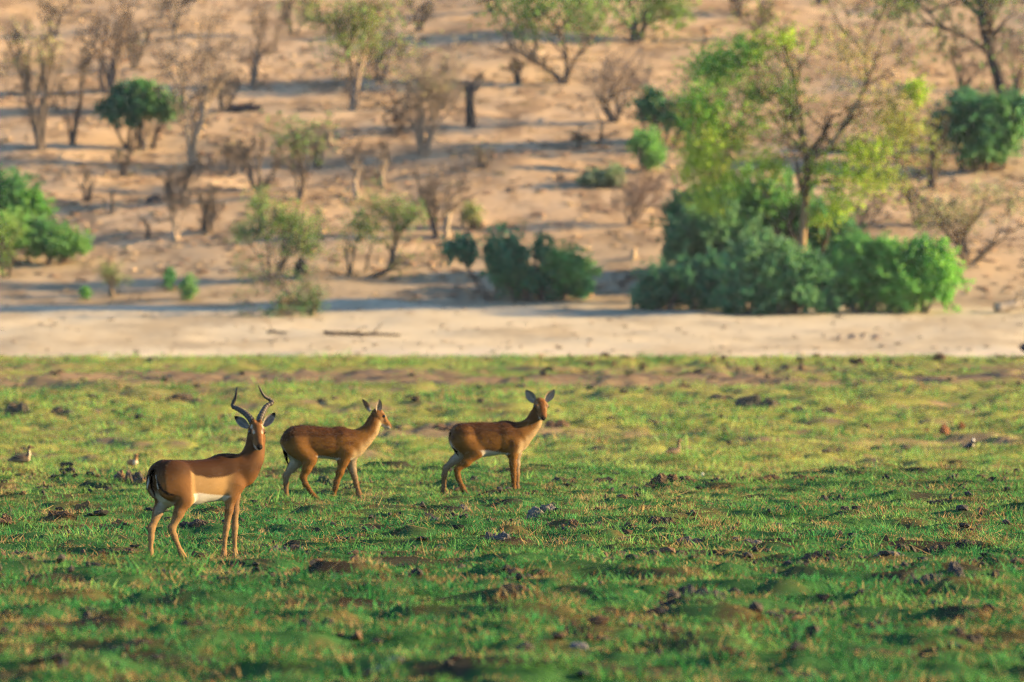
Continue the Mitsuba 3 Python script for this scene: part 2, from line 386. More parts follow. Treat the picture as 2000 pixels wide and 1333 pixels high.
# ---------------------------------------------------------------- smooth bodies: distance fields and surface nets
class Field:
    def __init__(self, lo, hi, h):
        self.lo, self.h = np.asarray(lo, float), h
        self.n = np.ceil((np.asarray(hi, float) - self.lo) / h).astype(int) + 1
        self.f = np.full(self.n, 0.5, np.float32)

    def window(self, lo, hi):
        a = np.clip(np.floor((np.asarray(lo) - self.lo) / self.h).astype(int), 0, self.n)
        b = np.clip(np.ceil((np.asarray(hi) - self.lo) / self.h).astype(int) + 1, 0, self.n)
        s = tuple(slice(i, j) for i, j in zip(a, b))
        g = np.meshgrid(*[self.lo[k] + self.h * np.arange(a[k], b[k]) for k in range(3)], indexing='ij')
        return s, np.stack(g, -1).astype(np.float32)

    def add(self, s, d, k):
        o = self.f[s]
        if k > 0:
            e = np.maximum(k - np.abs(o - d), 0) / k
            self.f[s] = np.minimum(o, d) - e * e * k * 0.25
        else:
            self.f[s] = np.minimum(o, d)

    def cone(self, a, b, ra, rb, k=0.02, flat=None):
        """Round cone; flat = (axis, factor): squeezed along that axis."""
        a, b = np.asarray(a, float), np.asarray(b, float)
        m = max(ra, rb) + k + 0.03
        s, P = self.window(np.minimum(a, b) - m, np.maximum(a, b) + m)
        ab = b - a
        t = np.clip(((P - a) @ ab) / max(ab @ ab, 1e-9), 0, 1)
        D = P - (a + t[..., None] * ab)
        if flat is not None:
            ax, q = np.asarray(flat[0]), flat[1]
            D = D + (D @ ax)[..., None] * ax * (1 / q - 1)
        self.add(s, np.linalg.norm(D, axis=-1) - (ra + (rb - ra) * t), k)

    def chain(self, pts, rs, k=0.02, flat=None):
        for p, q, a, b in zip(pts[:-1], pts[1:], rs[:-1], rs[1:]):
            self.cone(p, q, a, b, k, flat)

    def ell(self, c, axes, radii, k=0.02):
        """Ellipsoid; axes: rows are unit axes."""
        c, R, r = np.asarray(c, float), np.asarray(axes, float), np.asarray(radii, float)
        m = r.max() + k + 0.03
        s, P = self.window(c - m, c + m)
        q = (P - c) @ R.T
        k0 = np.linalg.norm(q / r, axis=-1)
        k1 = np.linalg.norm(q / (r * r), axis=-1)
        self.add(s, k0 * (k0 - 1) / np.maximum(k1, 1e-6), k)

    def mesh(self):
        f = self.f
        inside = f < 0
        n = f.shape
        cell = np.zeros(tuple(k - 1 for k in n), np.int8)
        for c in np.ndindex(2, 2, 2):
            cell += inside[c[0]:n[0] - 1 + c[0], c[1]:n[1] - 1 + c[1], c[2]:n[2] - 1 + c[2]]
        act = np.argwhere((cell > 0) & (cell < 8))
        index = np.full(cell.shape, -1, np.int64)
        index[tuple(act.T)] = np.arange(len(act))
        corners = np.array(list(np.ndindex(2, 2, 2)))
        val = np.stack([f[tuple((act + c).T)] for c in corners], 1)
        acc, cnt = np.zeros((len(act), 3)), np.zeros(len(act))
        for i in range(8):
            for j in range(i + 1, 8):
                if np.abs(corners[i] - corners[j]).sum() != 1:
                    continue
                cr = (val[:, i] < 0) != (val[:, j] < 0)
                t = val[:, i] / np.where(cr, val[:, i] - val[:, j], 1)
                p = corners[i] + t[:, None] * (corners[j] - corners[i])
                acc[cr] += p[cr]
                cnt[cr] += 1
        v = self.lo + self.h * (act + acc / cnt[:, None])
        quads = []
        for ax in range(3):
            b, c = (ax + 1) % 3, (ax + 2) % 3
            s0, s1 = [slice(None)] * 3, [slice(None)] * 3
            s0[ax], s1[ax] = slice(0, -1), slice(1, None)
            d = inside[tuple(s0)] != inside[tuple(s1)]
            e = np.argwhere(d)
            e = e[(e[:, b] > 0) & (e[:, c] > 0) & (e[:, b] < n[b] - 1) & (e[:, c] < n[c] - 1)]
            pos = inside[tuple(e.T)]
            ids = []
            for db, dc in ((0, 0), (1, 0), (1, 1), (0, 1)):
                q = e.copy()
                q[:, b] -= db
                q[:, c] -= dc
                ids.append(index[tuple(q.T)])
            q = np.stack(ids, 1)
            q[~pos] = q[~pos][:, ::-1]
            quads.append(q)
        m = trimesh.Trimesh(v, np.vstack([np.vstack(quads)[:, [0, 1, 2]], np.vstack(quads)[:, [0, 2, 3]]]), process=False)
        return trimesh.smoothing.filter_taubin(m, 0.5, 0.53, 6)


def unit(v):
    v = np.asarray(v, float)
    return v / np.linalg.norm(v)


def smooth01(a, b, x):
    t = np.clip((x - a) / (b - a), 0, 1)
    return t * t * (3 - 2 * t)


def seg_dist(P, a, b):
    a, b = np.asarray(a, float), np.asarray(b, float)
    t = np.clip(((P - a) @ (b - a)) / ((b - a) @ (b - a)), 0, 1)
    return np.linalg.norm(P - (a + t[:, None] * (b - a)), axis=1), t


def blend(c, new, w):
    return c * (1 - w[:, None]) + np.asarray(new) * w[:, None]


def spline(pts, n, smooth=False):
    """Catmull-Rom through the points."""
    p = np.asarray(pts, float)
    t = np.concatenate([[0], np.cumsum(np.linalg.norm(np.diff(p, axis=0), axis=1))])
    return (CubicSpline(t, p) if smooth else PchipInterpolator(t, p))(np.linspace(0, t[-1], n))


def tube_mesh(pts, rad, sides=6, cap=True):
    p = np.asarray(pts, float)
    t = np.gradient(p, axis=0)
    t /= np.linalg.norm(t, axis=1, keepdims=True) + 1e-12
    ref = np.array([0.3, 0.2, 0.93]) if abs(t[:, 2]).mean() < 0.8 else np.array([0.9, 0.3, 0.1])
    a = np.cross(t, ref)
    a /= np.linalg.norm(a, axis=1, keepdims=True) + 1e-12
    b = np.cross(t, a)
    g = np.arange(sides) * 2 * np.pi / sides
    v = p[:, None] + np.broadcast_to(rad, (len(p),))[:, None, None] * (np.cos(g)[None, :, None] * a[:, None] + np.sin(g)[None, :, None] * b[:, None])
    i, j = np.meshgrid(np.arange(len(p) - 1), np.arange(sides), indexing='ij')
    q = np.stack([i * sides + j, i * sides + (j + 1) % sides, (i + 1) * sides + (j + 1) % sides, (i + 1) * sides + j], -1).reshape(-1, 4)
    f = np.vstack([q[:, [0, 2, 1]], q[:, [0, 3, 2]]])
    v = v.reshape(-1, 3)
    if cap:
        v = np.vstack([v, p[0], p[-1]])
        e, j = (len(p) - 1) * sides, np.arange(sides)
        f = np.vstack([f, np.stack([j, (j + 1) % sides, j * 0 + len(v) - 2], 1), np.stack([e + (j + 1) % sides, e + j, j * 0 + len(v) - 1], 1)])
    return v, f


def ear_mesh(base, tip, face, length_w, cup=0.35, nu=11, nv=15):
    """A leaf-shaped cupped ear with thickness. face: the direction the opening looks in."""
    base, tip = np.asarray(base, float), np.asarray(tip, float)
    ax = tip - base
    L = np.linalg.norm(ax)
    ax = ax / L
    fc = unit(face - ax * (np.asarray(face) @ ax))
    sd = np.cross(ax, fc)
    t = np.linspace(0, 1, nv)
    w = length_w * (0.42 + 0.58 * np.sin(np.pi * np.clip(t * 0.92 + 0.10, 0, 1)) ** 0.9) * np.sqrt(np.clip(1 - t ** 3.2, 0, 1))
    u = np.linspace(-1, 1, nu)
    V = []
    for layer in (0.0, -0.007):
        for i in range(nv):
            depth = -cup * w[i] * 2 * (1 - np.abs(u) ** 2) * (1 - 0.4 * t[i])
            V.append(base + ax * (t[i] * L) + np.outer(u * w[i] * (1 - 0.25 * (1 - t[i]) ** 2), sd) + np.outer(depth + layer * (1 - 0.6 * np.abs(u) ** 4), fc))
    V = np.vstack(V)
    i, j = np.meshgrid(np.arange(nv - 1), np.arange(nu - 1), indexing='ij')
    q = np.stack([i * nu + j, i * nu + j + 1, (i + 1) * nu + j + 1, (i + 1) * nu + j], -1).reshape(-1, 4)
    F = np.vstack([q, q[:, ::-1] + nu * nv])
    rim = np.concatenate([np.arange(nv) * nu, (nv - 1) * nu + np.arange(1, nu), np.arange(nv - 2, -1, -1) * nu + nu - 1])
    r = np.stack([rim[:-1], rim[1:], rim[1:] + nu * nv, rim[:-1] + nu * nv], 1)
    F = np.vstack([F, r])
    tt = np.tile(np.repeat(t, nu), 2)
    uu = np.tile(np.tile(u, nv), 2)
    lay = np.repeat([0, 1], nu * nv)
    return V, np.vstack([F[:, [0, 1, 2]], F[:, [0, 2, 3]]]), tt, uu, lay


def head_frame(center, f, roll=0.0):
    f = unit(f)
    u = unit(np.array([0, 0, 1.0]) - f * f[2])
    r = np.cross(f, u)
    if roll:
        u, r = u * math.cos(roll) + r * math.sin(roll), r * math.cos(roll) - u * math.sin(roll)
    return np.asarray(center, float), np.stack([f, r, u])         # rows: forward, right, up


def add_head(B, hc, R, s=1.0, male=True, wd=1.0):
    """Skull, muzzle, jaw, brows and cheeks of an antelope, in the frame R (forward, right, up) at hc."""
    at = lambda a, b, c: hc + s * (a * R[0] + b * wd * R[1] + c * R[2])
    B.ell(at(-0.005, 0, 0.0), R, np.array([0.078, 0.056 * wd, 0.062]) * s, 0.03)
    B.chain([at(0.02, 0, 0.006), at(0.085, 0, -0.010), at(0.150, 0, -0.020), at(0.192, 0, -0.028)], np.array([0.054, 0.043, 0.033, 0.027]) * s, 0.025, (R[1], wd))
    B.chain([at(0.175, 0, -0.024), at(0.205, 0, -0.026)], np.array([0.030, 0.024]) * s, 0.012, (R[1], 1.15))
    B.chain([at(-0.02, 0, -0.045), at(0.07, 0, -0.050), at(0.145, 0, -0.050), at(0.190, 0, -0.049)], np.array([0.040, 0.033, 0.023, 0.019]) * s, 0.02, (R[1], wd))
    for q in (-1, 1):
        B.ell(at(0.042, q * 0.047, 0.022), R, np.array([0.034, 0.017, 0.018]) * s, 0.016)     # brow
        B.ell(at(0.02, q * 0.040, -0.03), R, np.array([0.05, 0.022, 0.032]) * s, 0.02)        # cheek
        if not male:
            continue
        B.ell(at(-0.028, q * 0.028, 0.055), R, np.array([0.024, 0.021, 0.026]) * s, 0.02)     # horn pedicle
    return at


def head_colors(c, P, hc, R, s, pal, wd=1.0):
    """Paints the face. pal: coat, pale, dark."""
    q = (P - hc) @ R.T / (s * np.array([1, wd, 1]))
    a, b, z = q[:, 0], q[:, 1], q[:, 2]
    ab = np.abs(b)
    dh = np.linalg.norm(q / np.array([1.2, 0.92, 1.0]), axis=1) - 0.064
    for p0, p1, r0, r1 in (((0.02, 0, 0.006), (0.085, 0, -0.01), 0.054, 0.043), ((0.085, 0, -0.01), (0.150, 0, -0.02), 0.043, 0.033), ((0.150, 0, -0.02), (0.205, 0, -0.026), 0.033, 0.026),
                           ((0.0, 0, -0.045), (0.07, 0, -0.05), 0.038, 0.033), ((0.07, 0, -0.05), (0.19, 0, -0.049), 0.033, 0.019)):
        d, t = seg_dist(q, p0, p1)
        dh = np.minimum(dh, d - (r0 + (r1 - r0) * t))
    on = smooth01(0.018, 0.006, dh)
    w = lambda x: on * x
    side = np.stack([a, z, 0 * a], -1)
    c = blend(c, pal['face'], w(smooth01(-0.08, -0.02, a)) * 0.9)
    c = blend(c, pal['blaze'], w(smooth01(0.030, 0.014, ab) * smooth01(0.0, 0.03, z - 0.045 + 0.42 * np.clip(a, 0, 1)) * smooth01(-0.02, 0.02, a)) * pal['blaze_w'])
    c = blend(c, pal['pale'], w(smooth01(-0.025, -0.06, z) * smooth01(0.0, 0.06, a)) * 0.7)
    d, _ = seg_dist(side, [0.085, -0.085, 0], [0.17, -0.075, 0])
    c = blend(c, (0.74, 0.70, 0.62), w(smooth01(0.026, 0.014, d) * smooth01(0.04, 0.08, a)))                    # white chin
    lat = smooth01(0.020, 0.030, ab)
    d, _ = seg_dist(side, [0.006, 0.046, 0], [0.085, 0.026, 0])
    c = blend(c, (0.66, 0.58, 0.47), w(lat * smooth01(0.010, 0.005, d)) * pal.get('brow', 0.9))                 # pale brow line
    d, _ = seg_dist(side, [0.040, -0.004, 0], [0.105, -0.016, 0])
    c = blend(c, pal['dark'], w(lat * smooth01(0.017, 0.009, d)) * 0.75)                                        # dark corner of the eye
    c = blend(c, (0.72, 0.68, 0.62), w(smooth01(0.155, 0.175, a) * smooth01(-0.026, -0.038, z)))                # white lips
    c = blend(c, (0.012, 0.010, 0.010), w(smooth01(0.194, 0.206, a) * smooth01(0.028, 0.020, ab) * smooth01(-0.040, -0.033, z)))   # nose pad
    c = blend(c, (0.012, 0.010, 0.010), w(smooth01(0.186, 0.198, a) * smooth01(0.009, 0.005, ab) * smooth01(-0.066, -0.056, z)))
    c = blend(c, (0.03, 0.02, 0.02), w(smooth01(0.005, 0.003, np.abs(z + 0.056 + 0.1 * (0.2 - a))) * smooth01(0.150, 0.17, a)) * 0.8)  # mouth line
    return c


class Animal:
    """Works in its own frame: x to the right of the picture, y away from the camera, z up, metres, origin between the feet."""

    def __init__(self, key, origin, scale_px, cx0, cy0, yaw, lo, hi, h):
        self.key, self.o, self.S, self.c0 = key, origin, scale_px, (cx0, cy0)
        self.hd = np.array([math.cos(yaw), math.sin(yaw), 0.0])
        self.rt = np.array([math.sin(yaw), -math.cos(yaw), 0.0])
        self.B, self.L = Field(lo, hi, h), Field(lo, hi, h)

    def at(self, cx, cy, s):
        """Joint seen at (cx, cy), s metres to the right of the body's middle plane."""
        X = (cx - self.c0[0]) / self.S
        t = (X - self.rt[0] * s) / self.hd[0]
        return self.hd * t + self.rt * s + np.array([0, 0, (self.c0[1] - cy) / self.S])

    def xyd(self, cx, cy, d):
        return np.array([(cx - self.c0[0]) / self.S, d, (self.c0[1] - cy) / self.S])

    def trunk(self, ts, top, bot, wid, k=0.04, square=2.3):
        zt, zb, ww = (PchipInterpolator(ts, v) for v in (top, bot, wid))
        a, b = self.hd * ts[0], self.hd * ts[-1]
        lo = np.minimum(a, b) - 0.25
        hi = np.maximum(a, b) + 0.25
        lo[2], hi[2] = min(bot) - 0.1, max(top) + 0.1
        s, P = self.B.window(lo, hi)
        t, l = P @ self.hd, P @ self.rt
        tc = np.clip(t, ts[0], ts[-1])
        t_, b_, w_ = zt(tc), zb(tc), np.maximum(ww(tc), 0.012)
        hh, cc = np.maximum((t_ - b_) / 2, 0.012), (t_ + b_) / 2
        q = (np.abs(l / w_) ** square + np.abs((P[..., 2] - cc) / hh) ** square) ** (1 / square)
        d = (q - 1) * np.minimum(w_, hh) * 0.85
        d = np.maximum(d, np.abs(t - tc) + np.where(t == tc, -1, 0) * 0.2)
        self.B.add(s, d, k)

    def leg(self, pts, rs, k=0.03, flat=None):
        tmp = Field(self.L.lo, self.L.lo + (self.L.n - 1) * self.L.h, self.L.h)
        tmp.f[:] = 0.5
        tmp.chain(pts, rs, k, flat)
        self.L.f = np.minimum(self.L.f, tmp.f)

    def legness(self, P):
        """1 on the legs, 0 on the trunk, from the two fields before they were joined."""
        i = tuple(np.clip(np.rint((P - self.L.lo) / self.L.h).astype(int), 0, self.L.n - 1).T)
        return smooth01(-0.006, 0.012, self.O[i] - self.L.f[i])

    def body_mesh(self, k=0.05):
        self.O = self.B.f.copy()
        o, d = self.B.f, self.L.f
        e = np.maximum(k - np.abs(o - d), 0) / k
        self.B.f = np.minimum(o, d) - e * e * k * 0.25
        m = self.B.mesh()
        parts = m.split(only_watertight=False)
        return max(parts, key=lambda q: len(q.faces)) if len(parts) > 1 else m

    def put(self, part, v, f, mat, color=None, smooth=True):
        key = numbered(f'{self.key}__{part}') if part else self.key
        scene[key] = mikit.ply((np.asarray(v) + self.o, np.asarray(f)), mat, smooth=smooth, color=None if color is None else np.clip(np.asarray(color) * (0.58 if mat in ('mat_coat', 'mat_thin') else 1.0), 0.003, 0.95))
        return key

    def hoof(self, fet, toe, color=(0.03, 0.024, 0.02), r=0.024):
        """Cloven hoof: two claws."""
        d = toe - fet
        d[2] = 0
        d = unit(d) if np.linalg.norm(d) > 1e-3 else self.hd
        sd = np.cross(d, [0, 0, 1])
        V, F = [], []
        for q in (-1, 1):
            prof = []
            top = toe + np.array([0, 0, 0.048])
            rings = [(top - d * 0.012, 0.0165), (toe + np.array([0, 0, 0.022]) + d * 0.002, 0.0185), (toe + np.array([0, 0, 0.0]) + d * 0.010, 0.0195)]
            n = 10
            g = np.arange(n) * 2 * np.pi / n
            for c, rr in rings:
                prof.append(c + sd * q * 0.0135 + np.outer(np.cos(g) * rr * 1.45, d) + np.outer(np.sin(g) * rr * 0.78, sd))
            prof = np.vstack(prof + [rings[0][0] + sd * q * 0.0135, rings[2][0] + sd * q * 0.0135])
            i, j = np.meshgrid(np.arange(2), np.arange(n), indexing='ij')
            qd = np.stack([i * n + j, i * n + (j + 1) % n, (i + 1) * n + (j + 1) % n, (i + 1) * n + j], -1).reshape(-1, 4)
            jj = np.arange(n)
            f = np.vstack([qd[:, [0, 2, 1]], qd[:, [0, 3, 2]], np.stack([jj, (jj + 1) % n, jj * 0 + 30], 1), np.stack([20 + (jj + 1) % n, 20 + jj, jj * 0 + 31], 1)])
            F.append(f + sum(len(x) for x in V))
            V.append(prof)
        V, F = np.vstack(V), np.vstack(F)
        self.put('hoof', V, F, 'mat_mud', np.tile(color, (len(V), 1)), smooth=False)

    def eyes(self, at, s, off=(0.050, 0.0560, 0.008), r=0.0185):
        for q in (-1, 1):
            m = trimesh.creation.icosphere(3, r * s)
            self.put('eye', m.vertices + at(off[0], q * off[1], off[2]), m.faces, 'mat_eye')


def coat_noise(P, seed, amount):
    return 1 + amount * (meshkit.fbm(P * np.array([22, 22, 60.0]), 3, seed)[:, None] - 0.5) * 2


def fur(A, P, F, N, c, n, length, seed, lift=0.13, weight=None):
    """Short hairs lying along the body, each a sliver of a triangle in the colour of the coat under it."""
    R = np.random.default_rng(seed)
    tri = P[F]
    area = np.linalg.norm(np.cross(tri[:, 1] - tri[:, 0], tri[:, 2] - tri[:, 0]), axis=1)
    if weight is not None:
        area = area * weight[F].mean(1)
    i = R.choice(len(F), n, p=area / area.sum())
    u = R.uniform(size=(n, 2))
    u = np.where(u.sum(1, keepdims=True) > 1, 1 - u, u)
    w = np.stack([1 - u.sum(1), u[:, 0], u[:, 1]], -1)
    p = (tri[i] * w[..., None]).sum(1)
    nn = (N[F[i]] * w[..., None]).sum(1)
    cc = (c[F[i]] * w[..., None]).sum(1) * R.uniform(0.80, 1.15, (n, 1))
    d = -A.hd + np.array([0, 0, -0.55]) + R.normal(0, 0.35, (n, 3))
    d = d - nn * (d * nn).sum(1, keepdims=True)
    d /= np.linalg.norm(d, axis=1, keepdims=True) + 1e-9
    d = d + nn * lift * R.uniform(0.3, 1.5, (n, 1))
    L = length * R.uniform(0.5, 1.4, (n, 1))
    s = np.cross(d, nn)
    s /= np.linalg.norm(s, axis=1, keepdims=True) + 1e-9
    s *= 0.0016
    v = np.stack([p - nn * 0.002 - s, p - nn * 0.002 + s, p + d * L], 1).reshape(-1, 3)
    key = A.put('fur' if seed < 1000 else 'back_hair', v, np.arange(3 * n).reshape(-1, 3), 'mat_thin', np.repeat(cc, 3, 0), smooth=False)
    tag(key, kind='stuff')


# ---------------------------------------------------------------- the male with the horns
def build_male():
    A = Animal('male_antelope', MALE, 3.419 * F_PX / MALE[1], 450, 1262, math.radians(35), (-0.62, -0.50, -0.03), (0.72, 0.60, 1.28), 0.0062)
    B, at = A.B, A.at
    A.trunk([-0.420, -0.405, -0.365, -0.30, -0.18, -0.05, 0.08, 0.2, 0.3, 0.38, 0.44, 0.475],
            [0.755, 0.815, 0.853, 0.868, 0.866, 0.862, 0.867, 0.885, 0.902, 0.895, 0.845, 0.77],
            [0.71, 0.64, 0.57, 0.51, 0.478, 0.478, 0.500, 0.512, 0.520, 0.545, 0.60, 0.70],
            [0.05, 0.095, 0.126, 0.138, 0.132, 0.142, 0.148, 0.140, 0.122, 0.100, 0.075, 0.03])
    ax = np.stack([A.hd, A.rt, [0, 0, 1]])
    for s in (-1, 1):
        B.ell(A.hd * 0.30 + A.rt * s * 0.082 + [0, 0, 0.69], ax, (0.10, 0.056, 0.15), 0.035)        # shoulder blade
        B.ell(A.hd * 0.375 + A.rt * s * 0.070 + [0, 0, 0.655], ax, (0.060, 0.056, 0.070), 0.03)    # point of the shoulder
        B.ell(A.hd * -0.335 + A.rt * s * 0.082 + [0, 0, 0.675], ax, (0.098, 0.054, 0.135), 0.035)  # buttock
        B.ell(A.hd * -0.27 + A.rt * s * 0.085 + [0, 0, 0.705], ax, (0.125, 0.060, 0.155), 0.035)    # haunch
    # neck
    hc = A.xyd(849, 372, 0.262)
    neck = [A.hd * 0.27 + [0, 0, 0.775], A.xyd(778, 640, 0.215), A.xyd(822, 570, 0.250), A.xyd(842, 500, 0.268), A.xyd(850, 430, 0.276), A.xyd(848, 385, 0.27)]
    A.B.chain(neck, [0.120, 0.104, 0.086, 0.071, 0.064, 0.058], 0.06, (A.rt, 0.90))
    B.cone(A.xyd(782, 700, 0.20), A.xyd(838, 560, 0.245), 0.056, 0.052, 0.06)                      # front of the neck
    hp = A.xyd(878, 474, 0.262 - 0.150)
    hc, R = head_frame(hc, hp - hc)
    hat = add_head(B, hc, R, 1.0)
    # legs
    near_h = [at(338, 690, 0.085), at(382, 835, 0.100), at(345, 930, 0.098), at(303, 1030, 0.088), at(318, 1085, 0.087), at(360, 1190, 0.086), at(376, 1222, 0.086), at(390, 1252, 0.086)]
    far_h = [at(255, 690, -0.085), at(248, 830, -0.100), at(205, 915, -0.095), at(163, 1035, -0.088), at(160, 1090, -0.087), at(157, 1190, -0.086), at(157, 1222, -0.086), at(163, 1250, -0.086)]
    for leg in (near_h, far_h):
        A.leg(leg, [0.118, 0.076, 0.046, 0.0275, 0.0228, 0.0200, 0.0240, 0.0195], 0.03, (A.rt, 0.72))
        hk = leg[3]
        A.L.cone(hk + [-0.016, 0, 0.022], hk + [-0.004, 0, -0.03], 0.017, 0.018, 0.02)               # point of the hock
    near_f = [at(705, 745, 0.085), at(690, 815, 0.088), at(672, 915, 0.085), at(655, 1030, 0.080), at(648, 1075, 0.080), at(640, 1190, 0.078), at(636, 1220, 0.078), at(640, 1250, 0.078)]
    far_f = [at(700, 745, -0.085), at(703, 815, -0.085), at(706, 915, -0.082), at(705, 1030, -0.080), at(704, 1075, -0.080), at(705, 1190, -0.078), at(708, 1220, -0.078), at(719, 1253, -0.078)]
    for leg in (near_f, far_f):
        A.leg(leg, [0.080, 0.050, 0.034, 0.0260, 0.0212, 0.0185, 0.0225, 0.019], 0.025, (A.rt, 0.85))
    m = A.body_mesh(0.05)
    P, N = np.asarray(m.vertices), np.asarray(m.vertex_normals)
    t, s, z = P @ A.hd, P @ A.rt, P[:, 2]
    nz, ns = N[:, 2], N @ A.rt
    saddle, flank, tan, white, black = (0.052, 0.018, 0.006), (0.44, 0.275, 0.122), (0.205, 0.094, 0.032), (0.74, 0.71, 0.66), (0.012, 0.010, 0.010)
    wob = (meshkit.fbm(P * 9.0, 2, 5) - 0.5) * 0.04
    lg = A.legness(P)
    c = np.tile(np.array(tan), (len(P), 1))
    # haunch and shoulder: brown above, tan below
    c = blend(c, saddle, smooth01(0.66, 0.82, z + wob) * 0.92)
    trunk = smooth01(-0.16, -0.11, t) * smooth01(0.36, 0.27, t) * (z > 0.45)
    line = np.interp(t, [-0.15, -0.08, 0.05, 0.18, 0.27, 0.36], [0.79, 0.735, 0.715, 0.715, 0.74, 0.78])
    c = blend(c, saddle, trunk * smooth01(-0.012, 0.012, z - line + wob * 0.6))
    c = blend(c, flank, trunk * smooth01(0.014, -0.010, z - line + wob * 0.6) * smooth01(0.33, 0.20, t))
    belly = np.interp(t, [-0.3, -0.15, -0.05, 0.1, 0.25, 0.36, 0.48], [0.52, 0.575, 0.588, 0.572, 0.562, 0.565, 0.60])
    c = blend(c, white, (1 - lg) * smooth01(0.008, -0.008, z - belly) * smooth01(-0.30, -0.2, t) * smooth01(0.47, 0.42, t) * (z > 0.44) * smooth01(-0.1, -0.25, nz - 0.5 * trunk * (np.abs(ns) > 0.3)))
    # neck
    dn, tn = seg_dist(P, neck[1], neck[4])
    onneck = smooth01(0.78, 0.90, z) * smooth01(0.30, 0.42, t)
    c = blend(c, (0.125, 0.052, 0.017), onneck * 0.9)
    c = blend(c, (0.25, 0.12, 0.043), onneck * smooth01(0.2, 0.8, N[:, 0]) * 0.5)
    # legs: pale insides
    inner = smooth01(0.35, 0.8, -np.sign(s) * ns) * (z < 0.62)
    c = blend(c, (0.46, 0.40, 0.33), inner * (0.15 + 0.6 * smooth01(0.34, 0.46, z) * (t < 0)))
    leglow = smooth01(0.5, 0.3, z)
    c = blend(c, (0.42, 0.27, 0.13), leglow * 0.7)
    # rump: white between the thighs, black stripes
    rear = smooth01(-0.20, -0.30, t)
    c = blend(c, white, rear * smooth01(0.075, 0.045, np.abs(s)) * smooth01(0.63, 0.54, z) * smooth01(0.38, 0.50, z) * 0.85)
    P2 = np.stack([np.abs(s), z, 0 * z], -1)
    d1, q1 = seg_dist(P2, (0.060, 0.735, 0), (0.100, 0.66, 0))
    d2, _ = seg_dist(P2, (0.100, 0.66, 0), (0.128, 0.575, 0))
    c = blend(c, black, rear * smooth01(0.0125, 0.0075, np.minimum(d1, d2 + 0.002)))
    d3, _ = seg_dist(P2, (0.045, 0.735, 0), (0.085, 0.63, 0))
    c = blend(c, white, rear * smooth01(0.010, 0.005, d3) * 0.9)
    # glands and lines of the lower legs
    for leg in (near_h, far_h):
        d, _ = seg_dist(P, leg[3] + [-0.035, 0, 0.03], leg[3] + [-0.030, 0, -0.02])
        c = blend(c, black, smooth01(0.026, 0.014, d) * 0.9)
        d, _ = seg_dist(P, leg[5] + [-0.030, 0, -0.005], leg[6] + [-0.03, 0, -0.01])
        c = blend(c, black, smooth01(0.030, 0.018, d))
    c = head_colors(c, P, hc, R, 1.0, dict(face=(0.29, 0.135, 0.048), blaze=(0.14, 0.056, 0.02), blaze_w=0.75, pale=(0.52, 0.36, 0.2), dark=(0.05, 0.03, 0.022)))
    c = c * coat_noise(P, 3, 0.10)
    A.put('', P, m.faces, 'mat_coat', c)
    fur(A, P, np.asarray(m.faces), N, c, 32000, 0.013, 5)
    A.eyes(hat, 1.0)
    # ears
    for base, tip, w in ((A.xyd(795, 362, 0.285), A.xyd(702, 287, 0.315), 0.042), (A.xyd(902, 350, 0.285), A.xyd(978, 263, 0.315), 0.042)):
        V, F, tt, uu, lay = ear_mesh(base, tip, np.array([0.05, -1, -0.15]), w)
        c = np.tile(np.array([0.30, 0.285, 0.275]), (len(V), 1))
        c = blend(c, (0.05, 0.045, 0.045), smooth01(0.09, 0.03, np.abs(np.abs(uu) - 0.34)) * smooth01(0.9, 0.6, tt) * smooth01(0.1, 0.25, tt) * 0.75)
        c = blend(c, (0.30, 0.15, 0.06), (lay == 1) * 1.0)
        c = blend(c, (0.62, 0.50, 0.36), smooth01(0.86, 0.97, np.abs(uu)) * (lay == 0))
        c = blend(c, black, smooth01(0.74, 0.82, tt))
        A.put('ear', V, F, 'mat_thin', c)
    # horns: ringed, curved out and back, then up
    for pts, dd in (([(824, 330), (800, 292), (760, 258), (715, 235), (689, 216), (692, 198), (706, 168), (715, 125), (722, 90)], (0.262, 0.285, 0.325, 0.365, 0.388, 0.386, 0.365, 0.335, 0.315)),
                    ([(869, 325), (882, 283), (902, 243), (928, 212), (953, 193), (940, 178), (908, 158), (882, 120), (861, 77)], (0.262, 0.285, 0.325, 0.365, 0.388, 0.386, 0.365, 0.335, 0.315))):
        p = spline([A.xyd(x, y, d) for (x, y), d in zip(pts, dd)], 150, True)
        u = np.linspace(0, 1, 150)
        r = 0.0262 * (1 - u) ** 0.55 * (1 - 0.18 * u) + 0.0022
        ring = (np.maximum(np.sin(u * 2 * np.pi * 17), -0.3) ** 1) * 0.085 * smooth01(0.74, 0.58, u)
        V, F = tube_mesh(p, r * (1 + ring), 14)
        uu = np.concatenate([np.repeat(u, 14), [0, 1]])
        rr = np.concatenate([np.repeat(ring, 14), [0, 0]])
        c = np.array([0.062, 0.052, 0.050]) * (0.75 + 5 * rr[:, None]) + 0.02 * (meshkit.noise(V * 160)[:, None])
        A.put('horn', V, F, 'mat_horn', c)
    # tail, hanging, white with a black middle line
    n = 24
    u = np.linspace(0, 1, n)
    p = spline([A.hd * -0.415 + [0, 0, 0.790], A.hd * -0.446 + [0, 0, 0.72], A.hd * -0.432 + [0, 0, 0.64], A.hd * -0.400 + [0, 0, 0.555]], n)
    w = 0.024 * (1 - 0.25 * u) * np.sqrt(np.clip(1 - u ** 5, 0.02, 1))
    V, F = tube_mesh(p, w * 0 + 1, 16)
    V = np.asarray(V)
    ring = V[:-2].reshape(n, 16, 3)
    off = ring - p[:, None]
    off = (off @ A.rt)[..., None] * A.rt * w[:, None, None] + (off - (off @ A.rt)[..., None] * A.rt) * (w * 0.42)[:, None, None]
    V[:-2] = (p[:, None] + off).reshape(-1, 3)
